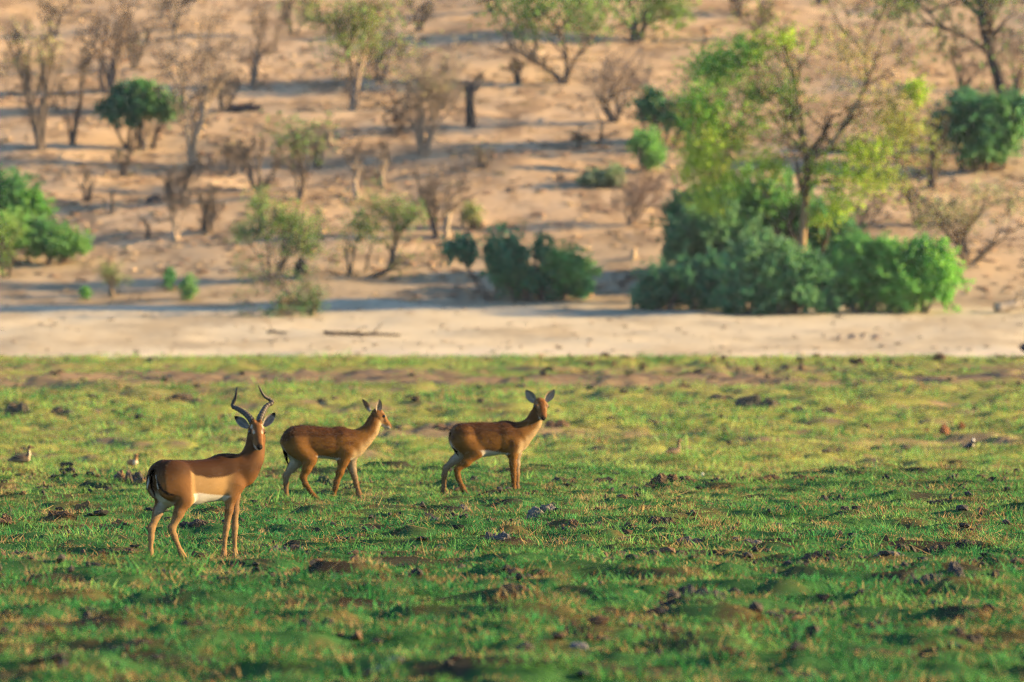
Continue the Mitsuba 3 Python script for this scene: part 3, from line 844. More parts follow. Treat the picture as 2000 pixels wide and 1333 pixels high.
    sd = np.concatenate([((off @ A.rt) / w[:, None]).ravel(), [0, 0]])
    uu = np.concatenate([np.repeat(u, 16), [0, 1]])
    c = np.tile(np.array([0.30, 0.16, 0.07]), (len(V), 1))
    c = blend(c, (0.62, 0.58, 0.52), smooth01(0.35, 0.75, uu) * smooth01(0.5, 0.8, np.abs(sd)))
    c = blend(c, (0.012, 0.010, 0.010), smooth01(0.24, 0.12, np.abs(sd)) * smooth01(0.10, 0.3, uu))
    A.put('tail', V, F, 'mat_coat', c)
    for leg in (near_h, far_h, near_f, far_f):
        toe = leg[7].copy()
        toe[2] = max(toe[2] - 0.012, -0.002)
        A.hoof(leg[6], toe + A.hd * 0.006)
    tag('male_antelope', 'horned male antelope standing with its head turned to the camera, black stripes on its rump', 'antelope')


def build_female(key, origin, scale, c0, yaw, top, bot, ts, wid, neck, neck_r, head, legs, lo, hi, ears, tail, seed, label, hs=1.0, wd=1.0, pale_leg=0.0, mottle=0.2):
    A = Animal(key, origin, scale * F_PX / origin[1], c0[0], c0[1], yaw, lo, hi, 0.0076)
    B, at = A.B, A.at
    A.trunk(ts, top, bot, wid)
    ax = np.stack([A.hd, A.rt, [0, 0, 1]])
    for s in (-1, 1):
        B.ell(A.hd * 0.27 + A.rt * s * 0.082 + [0, 0, 0.67], ax, (0.105, 0.053, 0.15), 0.04)
        B.ell(A.hd * 0.36 + A.rt * s * 0.068 + [0, 0, 0.61], ax, (0.065, 0.048, 0.075), 0.05)
        B.ell(A.hd * -0.29 + A.rt * s * 0.080 + [0, 0, 0.70], ax, (0.130, 0.060, 0.155), 0.04)
    npts = [A.hd * 0.24 + [0, 0, 0.745]] + [A.xyd(*p) for p in neck]
    B.chain(npts, neck_r, 0.06, (A.rt, 0.85))
    hc, hp = A.xyd(*head[0]), A.xyd(*head[1])
    hc, R = head_frame(hc, hp - hc)
    hat = add_head(B, hc, R, hs, False, wd)
    joints = []
    for kind, s, pts in legs:
        j = [at(x, y, s * (0.9 if i < 2 else 1.0)) for i, (x, y) in enumerate(pts)]
        r = [0.116, 0.078, 0.053, 0.0365, 0.030, 0.0255, 0.0285, 0.0225] if kind == 'h' else [0.083, 0.058, 0.042, 0.0325, 0.0265, 0.0235, 0.027, 0.022]
        A.leg(j, r, 0.03, (A.rt, 0.72 if kind == 'h' else 0.8))
        joints.append((kind, j))
    m = A.body_mesh(0.05)
    P, N = np.asarray(m.vertices).copy(), np.asarray(m.vertex_normals)
    t, s, z = P @ A.hd, P @ A.rt, P[:, 2]
    nz, ns = N[:, 2], N @ A.rt
    ruff = smooth01(0.76, 0.86, z) * smooth01(0.34, 0.28, t) * (t > -0.42)
    P = P + N * ((meshkit.fbm(P * np.array([34, 34, 34.0]), 3, seed + 40) - 0.5) * (0.004 + 0.009 * ruff))[:, None]   # ruffled coat along the back
    back, gold, white = (0.056, 0.017, 0.0045), (0.225, 0.098, 0.018), (0.58, 0.55, 0.50)
    wob = (meshkit.fbm(P * np.array([11, 11, 16.0]), 3, seed) - 0.5)
    lg = A.legness(P)
    c = np.tile(np.array(gold), (len(P), 1))
    c = blend(c, back, smooth01(0.66, 0.82, z + wob * mottle) * 0.95 * smooth01(0.50, 0.34, t))
    mot = smooth01(0.05, 0.16, meshkit.fbm(P * np.array([16, 16, 20.0]), 3, seed + 3) - 0.5) * smooth01(0.5, 0.6, z) * smooth01(-0.2, -0.1, t) * smooth01(0.42, 0.35, t)
    c = blend(c, (0.11, 0.04, 0.011), mot * 0.75)
    belly = np.interp(t, [-0.35, -0.15, 0.0, 0.15, 0.30, 0.40, 0.50], [0.50, 0.545, 0.548, 0.525, 0.505, 0.545, 0.60])
    c = blend(c, white, (1 - lg) * smooth01(0.012, -0.010, z - belly) * smooth01(-0.28, -0.2, t) * (z > 0.42) * smooth01(0.0, -0.3, nz - 0.4 * (np.abs(ns) > 0.3)))
    # pale throat and chest
    fr = N @ A.hd
    chest = smooth01(0.15, 0.7, fr + 0.35 * (-nz)) * smooth01(0.30, 0.40, t) * smooth01(0.48, 0.54, z)
    c = blend(c, (0.48, 0.36, 0.21), chest * 0.85)
    onneck = smooth01(0.80, 0.92, z) * smooth01(0.30, 0.42, t)
    c = blend(c, (0.14, 0.052, 0.014), onneck * smooth01(0.35, -0.2, fr) * 0.8)
    inner = smooth01(0.3, 0.75, -np.sign(s) * ns) * (z < 0.64)
    c = blend(c, (0.38, 0.31, 0.23), inner * (0.3 + 0.6 * smooth01(0.22, 0.42, z)))
    front_leg = np.zeros(len(P))
    low = smooth01(0.40, 0.12, z)
    c = blend(c, (0.16, 0.072, 0.024), low * (1 - 0.6 * inner) * (0.6 - pale_leg))
    rear = smooth01(-0.24, -0.34, t)
    c = blend(c, white, rear * smooth01(0.075, 0.045, np.abs(s)) * smooth01(0.70, 0.60, z) * smooth01(0.38, 0.50, z) * 0.75)
    for kind, j in joints:
        d, _ = seg_dist(P, j[6], j[7])
        c = blend(c, (0.05, 0.032, 0.02), smooth01(0.05, 0.03, d) * smooth01(0.11, 0.06, z) * 0.8)
    c = head_colors(c, P, hc, R, hs, dict(face=(0.26, 0.115, 0.033), blaze=(0.13, 0.046, 0.013), blaze_w=0.85, pale=(0.50, 0.34, 0.18), dark=(0.03, 0.018, 0.014), brow=0.2), wd)
    c = c * coat_noise(P, seed + 7, 0.2)
    A.put('', P, m.faces, 'mat_coat', c)
    fur(A, P, np.asarray(m.faces), N, c, 32000, 0.017, seed)
    fur(A, P, np.asarray(m.faces), N, c, 2600, 0.024, seed + 1000, 0.7, ruff + 1e-6)
    A.eyes(hat, hs, (0.048, 0.0565, 0.010), 0.0195)
    for base, tip, face, w, inner_c in ears:
        V, F, tt, uu, lay = ear_mesh(A.xyd(*base), A.xyd(*tip), np.asarray(face, float), w, 0.4)
        c = np.tile(np.array(inner_c), (len(V), 1))
        c = blend(c, (0.06, 0.045, 0.035), smooth01(0.10, 0.03, np.abs(np.abs(uu) - 0.36)) * smooth01(0.95, 0.6, tt) * smooth01(0.15, 0.3, tt) * 0.7)
        c = blend(c, (0.24, 0.115, 0.045), (lay == 1) * 1.0)
        c = blend(c, (0.60, 0.55, 0.48), (lay == 1) * smooth01(0.4, 0.1, tt) * 0.8)
        c = blend(c, (0.09, 0.05, 0.025), smooth01(0.86, 0.98, np.abs(uu)) * (lay == 0) * 0.8)
        c = blend(c, (0.03, 0.022, 0.018), smooth01(0.72, 0.92, tt) * ((lay == 1) * 0.9 + (lay == 0) * 0.35))
        A.put('ear', V, F, 'mat_thin', c)
    n = 20
    u = np.linspace(0, 1, n)
    p = spline([A.at(x, y, s_) for x, y, s_ in tail], n)
    V, F = tube_mesh(p, 0.021 * (1 - 0.3 * u) * np.sqrt(np.clip(1 - u ** 4, 0.02, 1)) * (1 + 0.3 * np.sin(3 * u)), 10)
    uu = np.concatenate([np.repeat(u, 10), [0, 1]])
    c = blend(np.tile(np.array([0.13, 0.05, 0.017]), (len(V), 1)), (0.02, 0.015, 0.013), smooth01(0.25, 0.7, uu))
    A.put('tail', V, F, 'mat_coat', c)
    for kind, j in joints:
        toe = j[7].copy()
        toe[2] = max(toe[2] - 0.012, -0.002)
        A.hoof(j[6], toe + A.hd * 0.006)
    tag(key, label, 'antelope')


build_male()
build_female('female_antelope', FEM1, 5.332, (560, 1190), math.radians(14),
             [0.72, 0.79, 0.855, 0.895, 0.905, 0.893, 0.880, 0.862, 0.842, 0.80, 0.72, 0.63], [0.70, 0.64, 0.575, 0.53, 0.515, 0.522, 0.515, 0.500, 0.490, 0.505, 0.54, 0.59],
             [-0.468, -0.445, -0.39, -0.31, -0.2, -0.08, 0.05, 0.18, 0.28, 0.38, 0.46, 0.505], [0.04, 0.085, 0.120, 0.135, 0.132, 0.138, 0.142, 0.136, 0.120, 0.095, 0.065, 0.025],
             [(925, 560, 0.105), (1010, 505, 0.13), (1085, 430, 0.15), (1118, 350, 0.165), (1140, 290, 0.175)], [0.135, 0.130, 0.104, 0.084, 0.070, 0.060],
             ((1165, 268, 0.185), (1312, 392, 0.185 + 0.075)),
             [('h', 0.085, [(320, 590), (455, 740), (425, 830), (388, 915), (410, 985), (495, 1110), (522, 1148), (545, 1180)]),
              ('h', -0.085, [(300, 600), (320, 745), (265, 820), (208, 905), (206, 980), (208, 1100), (212, 1140), (222, 1182)]),
              ('f', 0.08, [(835, 660), (800, 765), (768, 870), (735, 965), (725, 1020), (702, 1110), (696, 1140), (692, 1172)]),
              ('f', -0.08, [(890, 660), (880, 775), (898, 850), (920, 925), (933, 985), (958, 1075), (964, 1105), (972, 1142)])],
             (-0.62, -0.42, -0.03), (0.92, 0.52, 1.20),
             [((1090, 236, 0.20), (999, 108, 0.25), (0.75, 0.65, 0.1), 0.042, (0.5, 0.46, 0.42)), ((1168, 245, 0.12), (1178, 103, 0.09), (0.62, -0.8, 0.1), 0.052, (0.42, 0.36, 0.30))],
             [(172, 520, 0.0), (186, 600, 0.0), (205, 690, 0.01), (232, 790, 0.02)], 21,
             'ruddy hornless antelope walking to the right, seen from the side between the other two', pale_leg=0.0)
build_female('female_antelope_001', FEM2, 5.126, (550, 1180), math.radians(13),
             [0.70, 0.775, 0.84, 0.868, 0.876, 0.878, 0.876, 0.874, 0.868, 0.82, 0.73, 0.64], [0.66, 0.60, 0.545, 0.495, 0.470, 0.466, 0.480, 0.495, 0.495, 0.51, 0.545, 0.60],
             [-0.43, -0.405, -0.35, -0.27, -0.17, -0.05, 0.08, 0.2, 0.30, 0.40, 0.475, 0.515], [0.04, 0.085, 0.120, 0.135, 0.130, 0.138, 0.140, 0.134, 0.118, 0.095, 0.065, 0.025],
             [(905, 560, 0.10), (975, 510, 0.12), (1035, 445, 0.13), (1066, 370, 0.135), (1085, 300, 0.14)], [0.135, 0.128, 0.102, 0.082, 0.070, 0.060],
             ((1104, 255, 0.14), (1140, 378, 0.14 - 0.135)),
             [('h', 0.085, [(345, 600), (455, 735), (360, 835), (272, 905), (278, 975), (330, 1095), (348, 1135), (368, 1170)]),
              ('h', -0.085, [(310, 610), (330, 750), (245, 815), (160, 895), (142, 970), (136, 1090), (134, 1130), (140, 1170)]),
              ('f', 0.08, [(845, 640), (828, 755), (832, 860), (836, 955), (838, 1010), (840, 1095), (840, 1122), (846, 1150)]),
              ('f', -0.075, [(850, 640), (862, 755), (866, 860), (868, 955), (870, 1010), (874, 1090), (876, 1118), (886, 1146)])],
             (-0.62, -0.42, -0.03), (0.86, 0.50, 1.20),
             [((1048, 235, 0.15), (955, 112, 0.18), (-0.1, -1, 0.0), 0.060, (0.44, 0.38, 0.32)), ((1160, 225, 0.15), (1250, 108, 0.18), (0.25, -1, 0.0), 0.056, (0.50, 0.42, 0.33))],
             [(205, 540, 0.0), (222, 610, 0.0), (245, 690, 0.01), (285, 775, 0.02)], 51,
             'ruddy hornless antelope standing side-on and facing the camera, rightmost of the three', wd=1.28, hs=1.03, pale_leg=0.25, mottle=0.3)


# ---------------------------------------------------------------- woody plants of the slope
def tubes(poly, rad, sides):
    """Many polylines at once: poly (n, k, 3), rad (n, k)."""
    n, k = poly.shape[:2]
    t = np.gradient(poly, axis=1)
    t /= np.linalg.norm(t, axis=2, keepdims=True) + 1e-9
    a = np.cross(t, np.array([0.31, 0.83, 0.46]))
    a /= np.linalg.norm(a, axis=2, keepdims=True) + 1e-9
    b = np.cross(t, a)
    g = np.arange(sides) * 2 * np.pi / sides
    v = poly[:, :, None] + rad[:, :, None, None] * (np.cos(g)[:, None] * a[:, :, None] + np.sin(g)[:, None] * b[:, :, None])
    i, j = np.meshgrid(np.arange(k - 1), np.arange(sides), indexing='ij')
    q = np.stack([i * sides + j, i * sides + (j + 1) % sides, (i + 1) * sides + (j + 1) % sides, (i + 1) * sides + j], -1).reshape(-1, 4)
    f = np.vstack([q[:, [0, 2, 1]], q[:, [0, 3, 2]]])
    f = (f[None] + (np.arange(n) * k * sides)[:, None, None]).reshape(-1, 3)
    return v.reshape(-1, 3), f


def curve_branches(R, p, d, L, up, bend):
    """Polylines (n, 4, 3) from p along d with random bends."""
    n = len(p)
    pts = [p]
    for _ in range(3):
        d = d + R.normal(0, bend, (n, 3)) + np.array([0, 0, up])
        d /= np.linalg.norm(d, axis=1, keepdims=True)
        pts.append(pts[-1] + d * (L / 3)[:, None])
    return np.stack(pts, 1), d


def sprout(R, poly, dirs, L, rad, kids, spread, ratio, up, bend, f0=0.45):
    """The next level of branches on the branches poly."""
    m = R.integers(kids[0], kids[1] + 1, len(poly))
    idx = np.repeat(np.arange(len(poly)), m)
    f = R.uniform(f0, 1.0, len(idx))
    last = np.concatenate([[True], idx[1:] != idx[:-1]])
    f[last] = 1.0
    k = np.minimum((f * 3).astype(int), 2)
    w = f * 3 - k
    p = poly[idx, k] * (1 - w)[:, None] + poly[idx, k + 1] * w[:, None]
    r = rad[idx, k] * (1 - w) + rad[idx, k + 1] * w
    seg = poly[idx, k + 1] - poly[idx, k]
    d = seg / np.linalg.norm(seg, axis=1, keepdims=True) + R.normal(0, spread, (len(idx), 3)) * np.array([1, 1, 0.7])
    d /= np.linalg.norm(d, axis=1, keepdims=True)
    length = L[idx] * ratio * R.uniform(0.65, 1.25, len(idx))
    q, e = curve_branches(R, p, d, length, up, bend)
    return q, e, length, r * 0.72


def taper(r0, n, end=0.55):
    return r0[:, None] * np.linspace(1, end, 4)[None, :]


def leaves(R, pts, size, color, vary=0.3, up=0.3):
    """Rhombic leaves (leaf clumps) at the points."""
    n = len(pts)
    a = R.normal(size=(n, 3)) + [0, 0, up]
    a /= np.linalg.norm(a, axis=1, keepdims=True)
    b = np.cross(a, R.normal(size=(n, 3)))
    b /= np.linalg.norm(b, axis=1, keepdims=True) + 1e-9
    c = np.cross(a, b)
    s = size * R.uniform(0.55, 1.4, n)[:, None]
    v = np.stack([pts - b * s * 0.5, pts + c * s * 0.28 + a * s * 0.06, pts + b * s * 0.5, pts - c * s * 0.28 + a * s * 0.06], 1).reshape(-1, 3)
    k = np.arange(n)[:, None] * 4
    f = np.stack([k + [0, 1, 2], k + [0, 2, 3]], 1).reshape(-1, 3)
    col = np.asarray(color) * R.uniform(1 - vary, 1 + vary, (n, 1)) * (1 + R.normal(0, 0.08, (n, 3)))
    return v, f, np.repeat(np.clip(col, 0.005, 0.8), 4, 0)


def add_mesh(key, v, f, mat, col, smooth=False):
    scene[key] = mikit.ply((v, f), mat, smooth=smooth, color=col)
    return key


GREY, DARK, PALE = (0.115, 0.099, 0.092), (0.09, 0.07, 0.066), (0.40, 0.33, 0.265)
GREEN, LIME, DEEP, OLIVE, GREYGREEN = (0.085, 0.165, 0.045), (0.20, 0.30, 0.045), (0.030, 0.085, 0.038), (0.20, 0.19, 0.085), (0.12, 0.175, 0.085)


def woody(name, label, category, base, box, group=None, seed=1, stems=3, levels=4, r0=0.09, bark=GREY, twig=None, kids=(2, 3), thick=1.2, spread=0.45, up=0.06, bend=0.13, first=0.34,
          fan=0.45, leaf=0, leaf_size=0.14, leaf_color=OLIVE, leaf_spread=0.22, limbs=None, depth=1.0, leaf_top=0.0, min_r=0.013):
    """A shrub or tree. base: pixel of its foot; box: (x0, x1, top row) of its crown in the photograph, turned into metres at its distance."""
    R = np.random.default_rng(seed)
    if levels == 5:
        levels = 6
    g = ground_hit(*base)
    m = g[1] / F_PX
    H = (base[1] - box[2]) * m
    W = (box[1] - box[0]) * m
    off = ((box[0] + box[1]) / 2 - base[0]) * m
    key = numbered(name)
    r0 = r0 * thick
    groups = []
    if limbs is None:
        ang = R.uniform(0, 2 * np.pi, stems)
        d = np.stack([np.cos(ang) * fan, np.sin(ang) * fan, np.ones(stems)], -1) * R.uniform(0.8, 1.2, (stems, 1))
        d /= np.linalg.norm(d, axis=1, keepdims=True)
        p = np.stack([np.cos(ang) * r0 * 0.9, np.sin(ang) * r0 * 0.9, np.zeros(stems)], -1) * (stems > 1)
        L = H * first * R.uniform(0.8, 1.2, stems)
        poly, dirs = curve_branches(R, p, d, L, up, bend)
        rad = taper(np.full(stems, r0) * R.uniform(0.75, 1.15, stems), stems)
    else:
        P, RR = [], []
        for pts, ra, rb in limbs:
            q = spline([np.array([(x - base[0]) * m, dd, (base[1] - y) * m]) for x, y, dd in pts], 10)
            rr = np.linspace(ra, rb, 10)
            for k in range(3):
                P.append(q[3 * k:3 * k + 4])
                RR.append(rr[3 * k:3 * k + 4])
        poly, rad = np.stack(P), np.stack(RR)
        dirs = poly[:, -1] - poly[:, -2]
        L = np.linalg.norm(poly[:, -1] - poly[:, 0], axis=1) * 1.3
    groups.append((poly, rad))
    for k in range(1, levels):
        poly, dirs, L, r = sprout(R, poly, dirs, L, rad, kids if k < levels - 1 or levels < 6 else (3, 4), spread, 0.72, up, bend * 1.3)
        rad = np.maximum(taper(r, len(r)), min_r)
        groups.append((poly, rad))
    if limbs is None:                       # fit the crown to its measured box
        ends = np.vstack([q[:, -1] for q, _ in groups])
        lo, hi = np.percentile(ends, 1.5, axis=0), np.percentile(ends, 98.5, axis=0)
        sc = np.array([W / max(hi[0] - lo[0], 1e-3), 0, H / max(hi[2], 1e-3)])
        sc[1] = sc[0] * depth
        mid = (lo + hi) / 2

        def fit(q):
            w = np.clip(q[..., 2:] / hi[2], 0, 1) ** 1.2
            return q * sc + w * (np.array([off, 0, 0]) - mid * sc * [1, 1, 0])
        groups = [(fit(q), r) for q, r in groups]
    place = np.array([g[0], g[1], g[2] - 0.06])
    tv, tf, tc, bv, bf, bc = [], [], [], [], [], []
    nt = 1 if levels < 5 else 3
    for k, (q, r) in enumerate(groups):
        v, f = tubes(q, r, 6 if k == 0 else (4 if k < levels - 1 else 3))
        col = np.asarray(bark) if k < nt else np.asarray(twig if twig is not None else np.asarray(bark) * 0.85)
        c = np.tile(col, (len(v), 1)) * (0.75 + 0.5 * meshkit.noise(v * np.array([3, 3, 1.3]) + seed)[:, None])
        A, B, C = (tv, tf, tc) if k < nt else (bv, bf, bc)
        B.append(f + sum(len(x) for x in A))
        A.append(v)
        C.append(c)
    tag(key, label, category, group)
    tag(key + '__branches', kind='stuff')
    add_mesh(key + '__trunk', np.vstack(tv) + place, np.vstack(tf), 'mat_bark', np.vstack(tc), True)
    if bv:
        add_mesh(key + '__branches', np.vstack(bv) + place, np.vstack(bf), 'mat_bark', np.vstack(bc))
    if leaf:
        q = groups[-1][0]
        pick = R.integers(0, len(q), leaf)
        if leaf_top:
            z = q[pick, -1, 2]
            pick = pick[z > np.quantile(q[:, -1, 2], leaf_top)]
        u = R.uniform(0.2, 1.0, len(pick))[:, None]
        pts = q[pick, 1] * (1 - u) + q[pick, 3] * u + R.normal(0, leaf_spread, (len(pick), 3))
        dens = meshkit.noise(pts * 1.6 + seed)
        pts = pts[dens > 0.30]
        v, f, c = leaves(R, pts, leaf_size, np.asarray(leaf_color) * np.array([1.3, 1.45, 1.5]), 0.4)
        add_mesh(key + '__crown', v + place, f, 'mat_leaf', c)
        tag(key + '__crown', kind='stuff')
    return key, place, m


def lobe_leaves(R, c, r, n, rough=0.30, floor=None, seed=0):
    """Leaf positions of one bushy lobe: a cluster of small leafy balls with shoots standing out of it."""
    k = 22
    d = R.normal(size=(k, 3)) + [0, 0, 0.25]
    d /= np.linalg.norm(d, axis=1, keepdims=True)
    sub = d * R.uniform(0.40, 0.86, (k, 1))
    size = R.uniform(0.24, 0.44, k)
    i = R.integers(0, k, n)
    e = R.normal(size=(n, 3))
    e /= np.linalg.norm(e, axis=1, keepdims=True)
    q = sub[i] + e * (size[i] * (1 - np.abs(R.normal(0, 0.28, n))))[:, None]
    shoot = R.uniform(size=n) < 0.16
    w = R.integers(0, 44, n)
    sd = R.normal(size=(44, 3)) + [0, 0, 0.5]
    sd /= np.linalg.norm(sd, axis=1, keepdims=True)
    q[shoot] = sd[w[shoot]] * R.uniform(0.7, 1.32, (int(shoot.sum()), 1)) + R.normal(0, 0.035, (int(shoot.sum()), 3))
    q = np.asarray(c) + q * np.asarray(r) * 1.06
    q = q[meshkit.fbm(q * 2.6, 2, seed) > 0.31]
    if floor is not None:
        q = q[q[:, 2] > floor + 0.03]
    return q


def bush(name, label, base, lobes, group=None, seed=1, color=GREEN, leaf_size=0.17, density=560, category='bush', depth=0.8, stems=5, r0=0.07, bark=DARK, rough=0.30, Y=None, tint=None):
    """A leafy bush. lobes: (x, y, rx, ry[, dy]) in picture pixels; each becomes an uneven ball of leaves at the bush's distance (dy metres further)."""
    R = np.random.default_rng(seed)
    g = ground_hit(*base)
    m = g[1] / F_PX
    key = numbered(name)
    tag(key, label, category, group)
    V, F, C, cent = [], [], [], []
    for k, lb in enumerate(lobes):
        x, y, rx, ry = lb[:4]
        dy = lb[4] if len(lb) > 4 else 0.0
        c = np.array([g[0] + (x - base[0]) * m, g[1] + dy, g[2] + (base[1] - y) * m])
        r = np.array([rx * m, max(rx, ry) * m * depth, ry * m])
        area = 4 * np.pi * (np.prod(r[[0, 1]]) + np.prod(r[[0, 2]]) + np.prod(r[[1, 2]])) / 3
        q = lobe_leaves(R, c, r, int(area * density / (leaf_size / 0.16) ** 2), rough, float(ground(c[0], c[1])), seed + k)
        inner = lobe_leaves(R, c, r * 0.62, int(area * density * 0.25), rough, float(ground(c[0], c[1])), seed + k)
        q = np.vstack([q, inner])
        cl = np.asarray(color if tint is None else tint[k % len(tint)]) * np.array([1.75, 2.15, 2.6])
        v, f, col = leaves(R, q, leaf_size, cl, 0.45)
        F.append(f + sum(len(z) for z in V))
        V.append(v)
        C.append(col)
        cent.append((c, r))
    tag(key + '__foliage', kind='stuff')
    tag(key + '__stems', kind='stuff')
    add_mesh(key + '__foliage', np.vstack(V), np.vstack(F), 'mat_leaf', np.vstack(C))
    P = []
    for k in range(max(stems, 2 * len(lobes))):
        c, r = cent[k % len(cent)]
        e = c + R.normal(0, 0.35, 3) * r
        b = np.array([g[0] + (c[0] - g[0]) * 0.55 + R.normal(0, 0.15), g[1] + (c[1] - g[1]) * 0.55 + R.normal(0, 0.15), 0])
        b[2] = float(ground(b[0], b[1])) - 0.06
        w = np.linspace(0, 1, 4)[:, None]
        P.append(b * (1 - w) + e * w + np.sin(w * np.pi) * R.normal(0, 0.12, 3))
    P = np.stack(P)
    v, f = tubes(P, np.tile(np.linspace(r0, r0 * 0.4, 4), (len(P), 1)), 5)
    add_mesh(key + '__stems', v, f, 'mat_bark', np.tile(np.asarray(bark), (len(v), 1)))
    return key


def log_mesh(pts, radii, col, sides=8, seed=0):
    v, f = tube_mesh(pts, radii, sides)
    v = v + 0.12 * np.max(radii) * (meshkit.noise(v * 6 + seed)[:, None] - 0.5)
    return v, f, np.tile(np.asarray(col), (len(v), 1)) * (0.7 + 0.6 * meshkit.noise(v * 5 + seed)[:, None])


def fallen(name, label, px0, px1, radius, col, category='log', rise=0.0, seed=0, forks=2):
    """A log lying on the ground between two picture points."""
    R = np.random.default_rng(seed)
    g = ground_hit(*px0, y0=250.0)
    m = g[1] / F_PX
    n = 9
    x = np.linspace(0, (px1[0] - px0[0]) * m, n) + g[0]
    y = g[1] + np.linspace(0, R.uniform(-0.5, 0.5), n)
    z = ground(x, y) + radius * 0.7 + np.linspace(0, rise, n) + np.abs(R.normal(0, 0.02, n))
    p = np.stack([x, y, z], -1)
    v, f, c = log_mesh(p, radius * np.linspace(1.1, 0.55, n) * R.uniform(0.85, 1.15, n), col, seed=seed)
    V, F, C = [v], [f], [c]
    for k in range(forks):
        b = p[R.integers(2, n - 1)]
        q = b + np.linspace(0, 1, 5)[:, None] * np.array([R.uniform(-0.6, 0.6), R.uniform(-0.4, 0.4), R.uniform(0.1, 0.5)]) * R.uniform(0.6, 1.3)
        v, f, c = log_mesh(q, np.linspace(radius * 0.5, radius * 0.15, 5), col, 5, seed + k)
        F.append(f + sum(len(w) for w in V))
        V.append(v)
        C.append(c)
    key = numbered(name)
    add_mesh(key, np.vstack(V), np.vstack(F), 'mat_bark', np.vstack(C), True)
    tag(key, label, category)
    return key


def mound(name, label, px, py, w, h, col, category, seed=0, y0=250.0, group=None, sharp=0.35, mat='mat_mud', y1=700.0, thatch=0.0, lumps=1):
    """A lump of earth (clod, termite mound, dung): uneven, faceted, half sunk in the ground."""
    R = np.random.default_rng(seed + 1000)
    g = ground_hit(px, py, y0, y1)
    m = g[1] / F_PX
    V, F, C = [], [], []
    for k in range(lumps):
        s = trimesh.creation.icosphere(3)
        d = np.asarray(s.vertices)
        o = R.uniform(-9, 9, 3)
        cr = np.abs(meshkit.fbm(d * 1.7 + o, 3, seed + k) - 0.5) * 2
        n1 = meshkit.fbm(d * 2.4 + o, 3, seed + 5 + k)
        step = np.floor(meshkit.noise(d * 2.1 + o, seed) * 5) / 5
        rad = 1 + sharp * (1.1 * (n1 - 0.5) * 2 - 0.5 * (0.4 - cr) * (cr < 0.2) + 0.8 * (step - 0.5))
        f1 = 1.0 if lumps == 1 else R.uniform(1.15, 1.6) / lumps
        cx = 0.0 if lumps == 1 else ((k + 0.5) / lumps - 0.5) * w * 0.8 + R.normal(0, 0.03) * w
        r = np.array([w / 2 * f1, max(w * 0.4, h) * R.uniform(0.5, 0.8) * f1, h * (1.0 if y0 < 100 else 1.5) * (1.15 if lumps == 1 else R.uniform(0.75, 1.2))]) * m
        v = d * rad[:, None] * r
        x0, y0_ = g[0] + cx * m, g[1] + (0 if lumps == 1 else R.normal(0, 0.05))
        v = v + np.array([x0, y0_, float(ground(x0, y0_)) - r[2] * 0.30])
        c = np.asarray(col) * (0.55 + 0.9 * n1[:, None])
        if thatch:
            c = blend(c, (0.17, 0.095, 0.045), smooth01(0.45, 0.6, meshkit.fbm(v * 9, 2, seed)) * thatch)
        F.append(np.asarray(s.faces) + sum(len(z) for z in V))
        V.append(v)
        C.append(c)
    V, F, C = np.vstack(V), np.vstack(F), np.vstack(C)
    if thatch:                              # dry blades hanging over the lump
        n = int(60 * thatch * max(1.0, w / 50.0))
        i = R.integers(0, len(V), n)
        a = V[i]
        e = a + np.stack([R.normal(0, 0.05, n), R.normal(0, 0.05, n), R.uniform(-0.01, 0.06, n)], -1)
        wd = np.array([0.0025, 0, 0.002])
        bv = np.stack([a - wd, a + wd, e], 1).reshape(-1, 3)
        F = np.vstack([F, np.arange(3 * n).reshape(-1, 3) + len(V)])
        V = np.vstack([V, bv])
        C = np.vstack([C, np.repeat(np.array([[0.34, 0.22, 0.09]]) * R.uniform(0.5, 1.2, (n, 1)), 3, 0)])
    key = numbered(name)
    add_mesh(key, V, F, mat, np.clip(C, 0.01, 0.8))
    tag(key, label, category, group)
    return key


# ---------------------------------------------------------------- the slope's shrubs and trees, from the bank upwards
TREE, SHRUB = 'tree', 'shrub'
BARE = 'bare grey shrubs on the dry slope'
# the tall tree on the right, rising out of the dense bushes
key, place, m = woody('tall_tree', 'tall slender tree with a pale forked trunk rising out of the dense green bushes', TREE, (1566, 588), (1330, 1810, 60), seed=7, levels=4, kids=(2, 3), spread=0.55, up=0.01,
                      bark=(0.27, 0.20, 0.13), twig=(0.085, 0.066, 0.052), min_r=0.016, leaf=2200, leaf_size=0.17, leaf_color=(0.17, 0.20, 0.055), leaf_spread=0.45,
                      limbs=[([(1566, 590, 0), (1566, 480, 0), (1574, 380, 0), (1576, 306, 0)], 0.175, 0.135),
                             ([(1576, 306, 0), (1567, 250, 0.1), (1560, 190, 0.2), (1548, 120, 0.3), (1530, 75, 0.3)], 0.12, 0.045),
                             ([(1578, 308, 0), (1616, 290, -0.2), (1657, 224, -0.3), (1690, 168, -0.4), (1693, 77, -0.5)], 0.13, 0.05),
                             ([(1572, 300, 0), (1530, 278, -0.5), (1480, 270, -1.0), (1420, 290, -1.4)], 0.06, 0.02),
                             ([(1558, 170, 0.2), (1500, 130, 0.6), (1440, 120, 0.9), (1400, 135, 1.0)], 0.045, 0.018),
                             ([(1566, 235, 0.1), (1500, 215, -0.7), (1430, 210, -1.2), (1385, 230, -1.5)], 0.045, 0.018),
                             ([(1665, 215, -0.3), (1720, 200, 0.3), (1770, 230, 0.6), (1795, 270, 0.8)], 0.04, 0.016),
                             ([(1620, 285, -0.2), (1690, 275, -0.9), (1750, 310, -1.3), (1775, 350, -1.4)], 0.04, 0.016)])
R_ = np.random.default_rng(70)
V, F, C = [], [], []
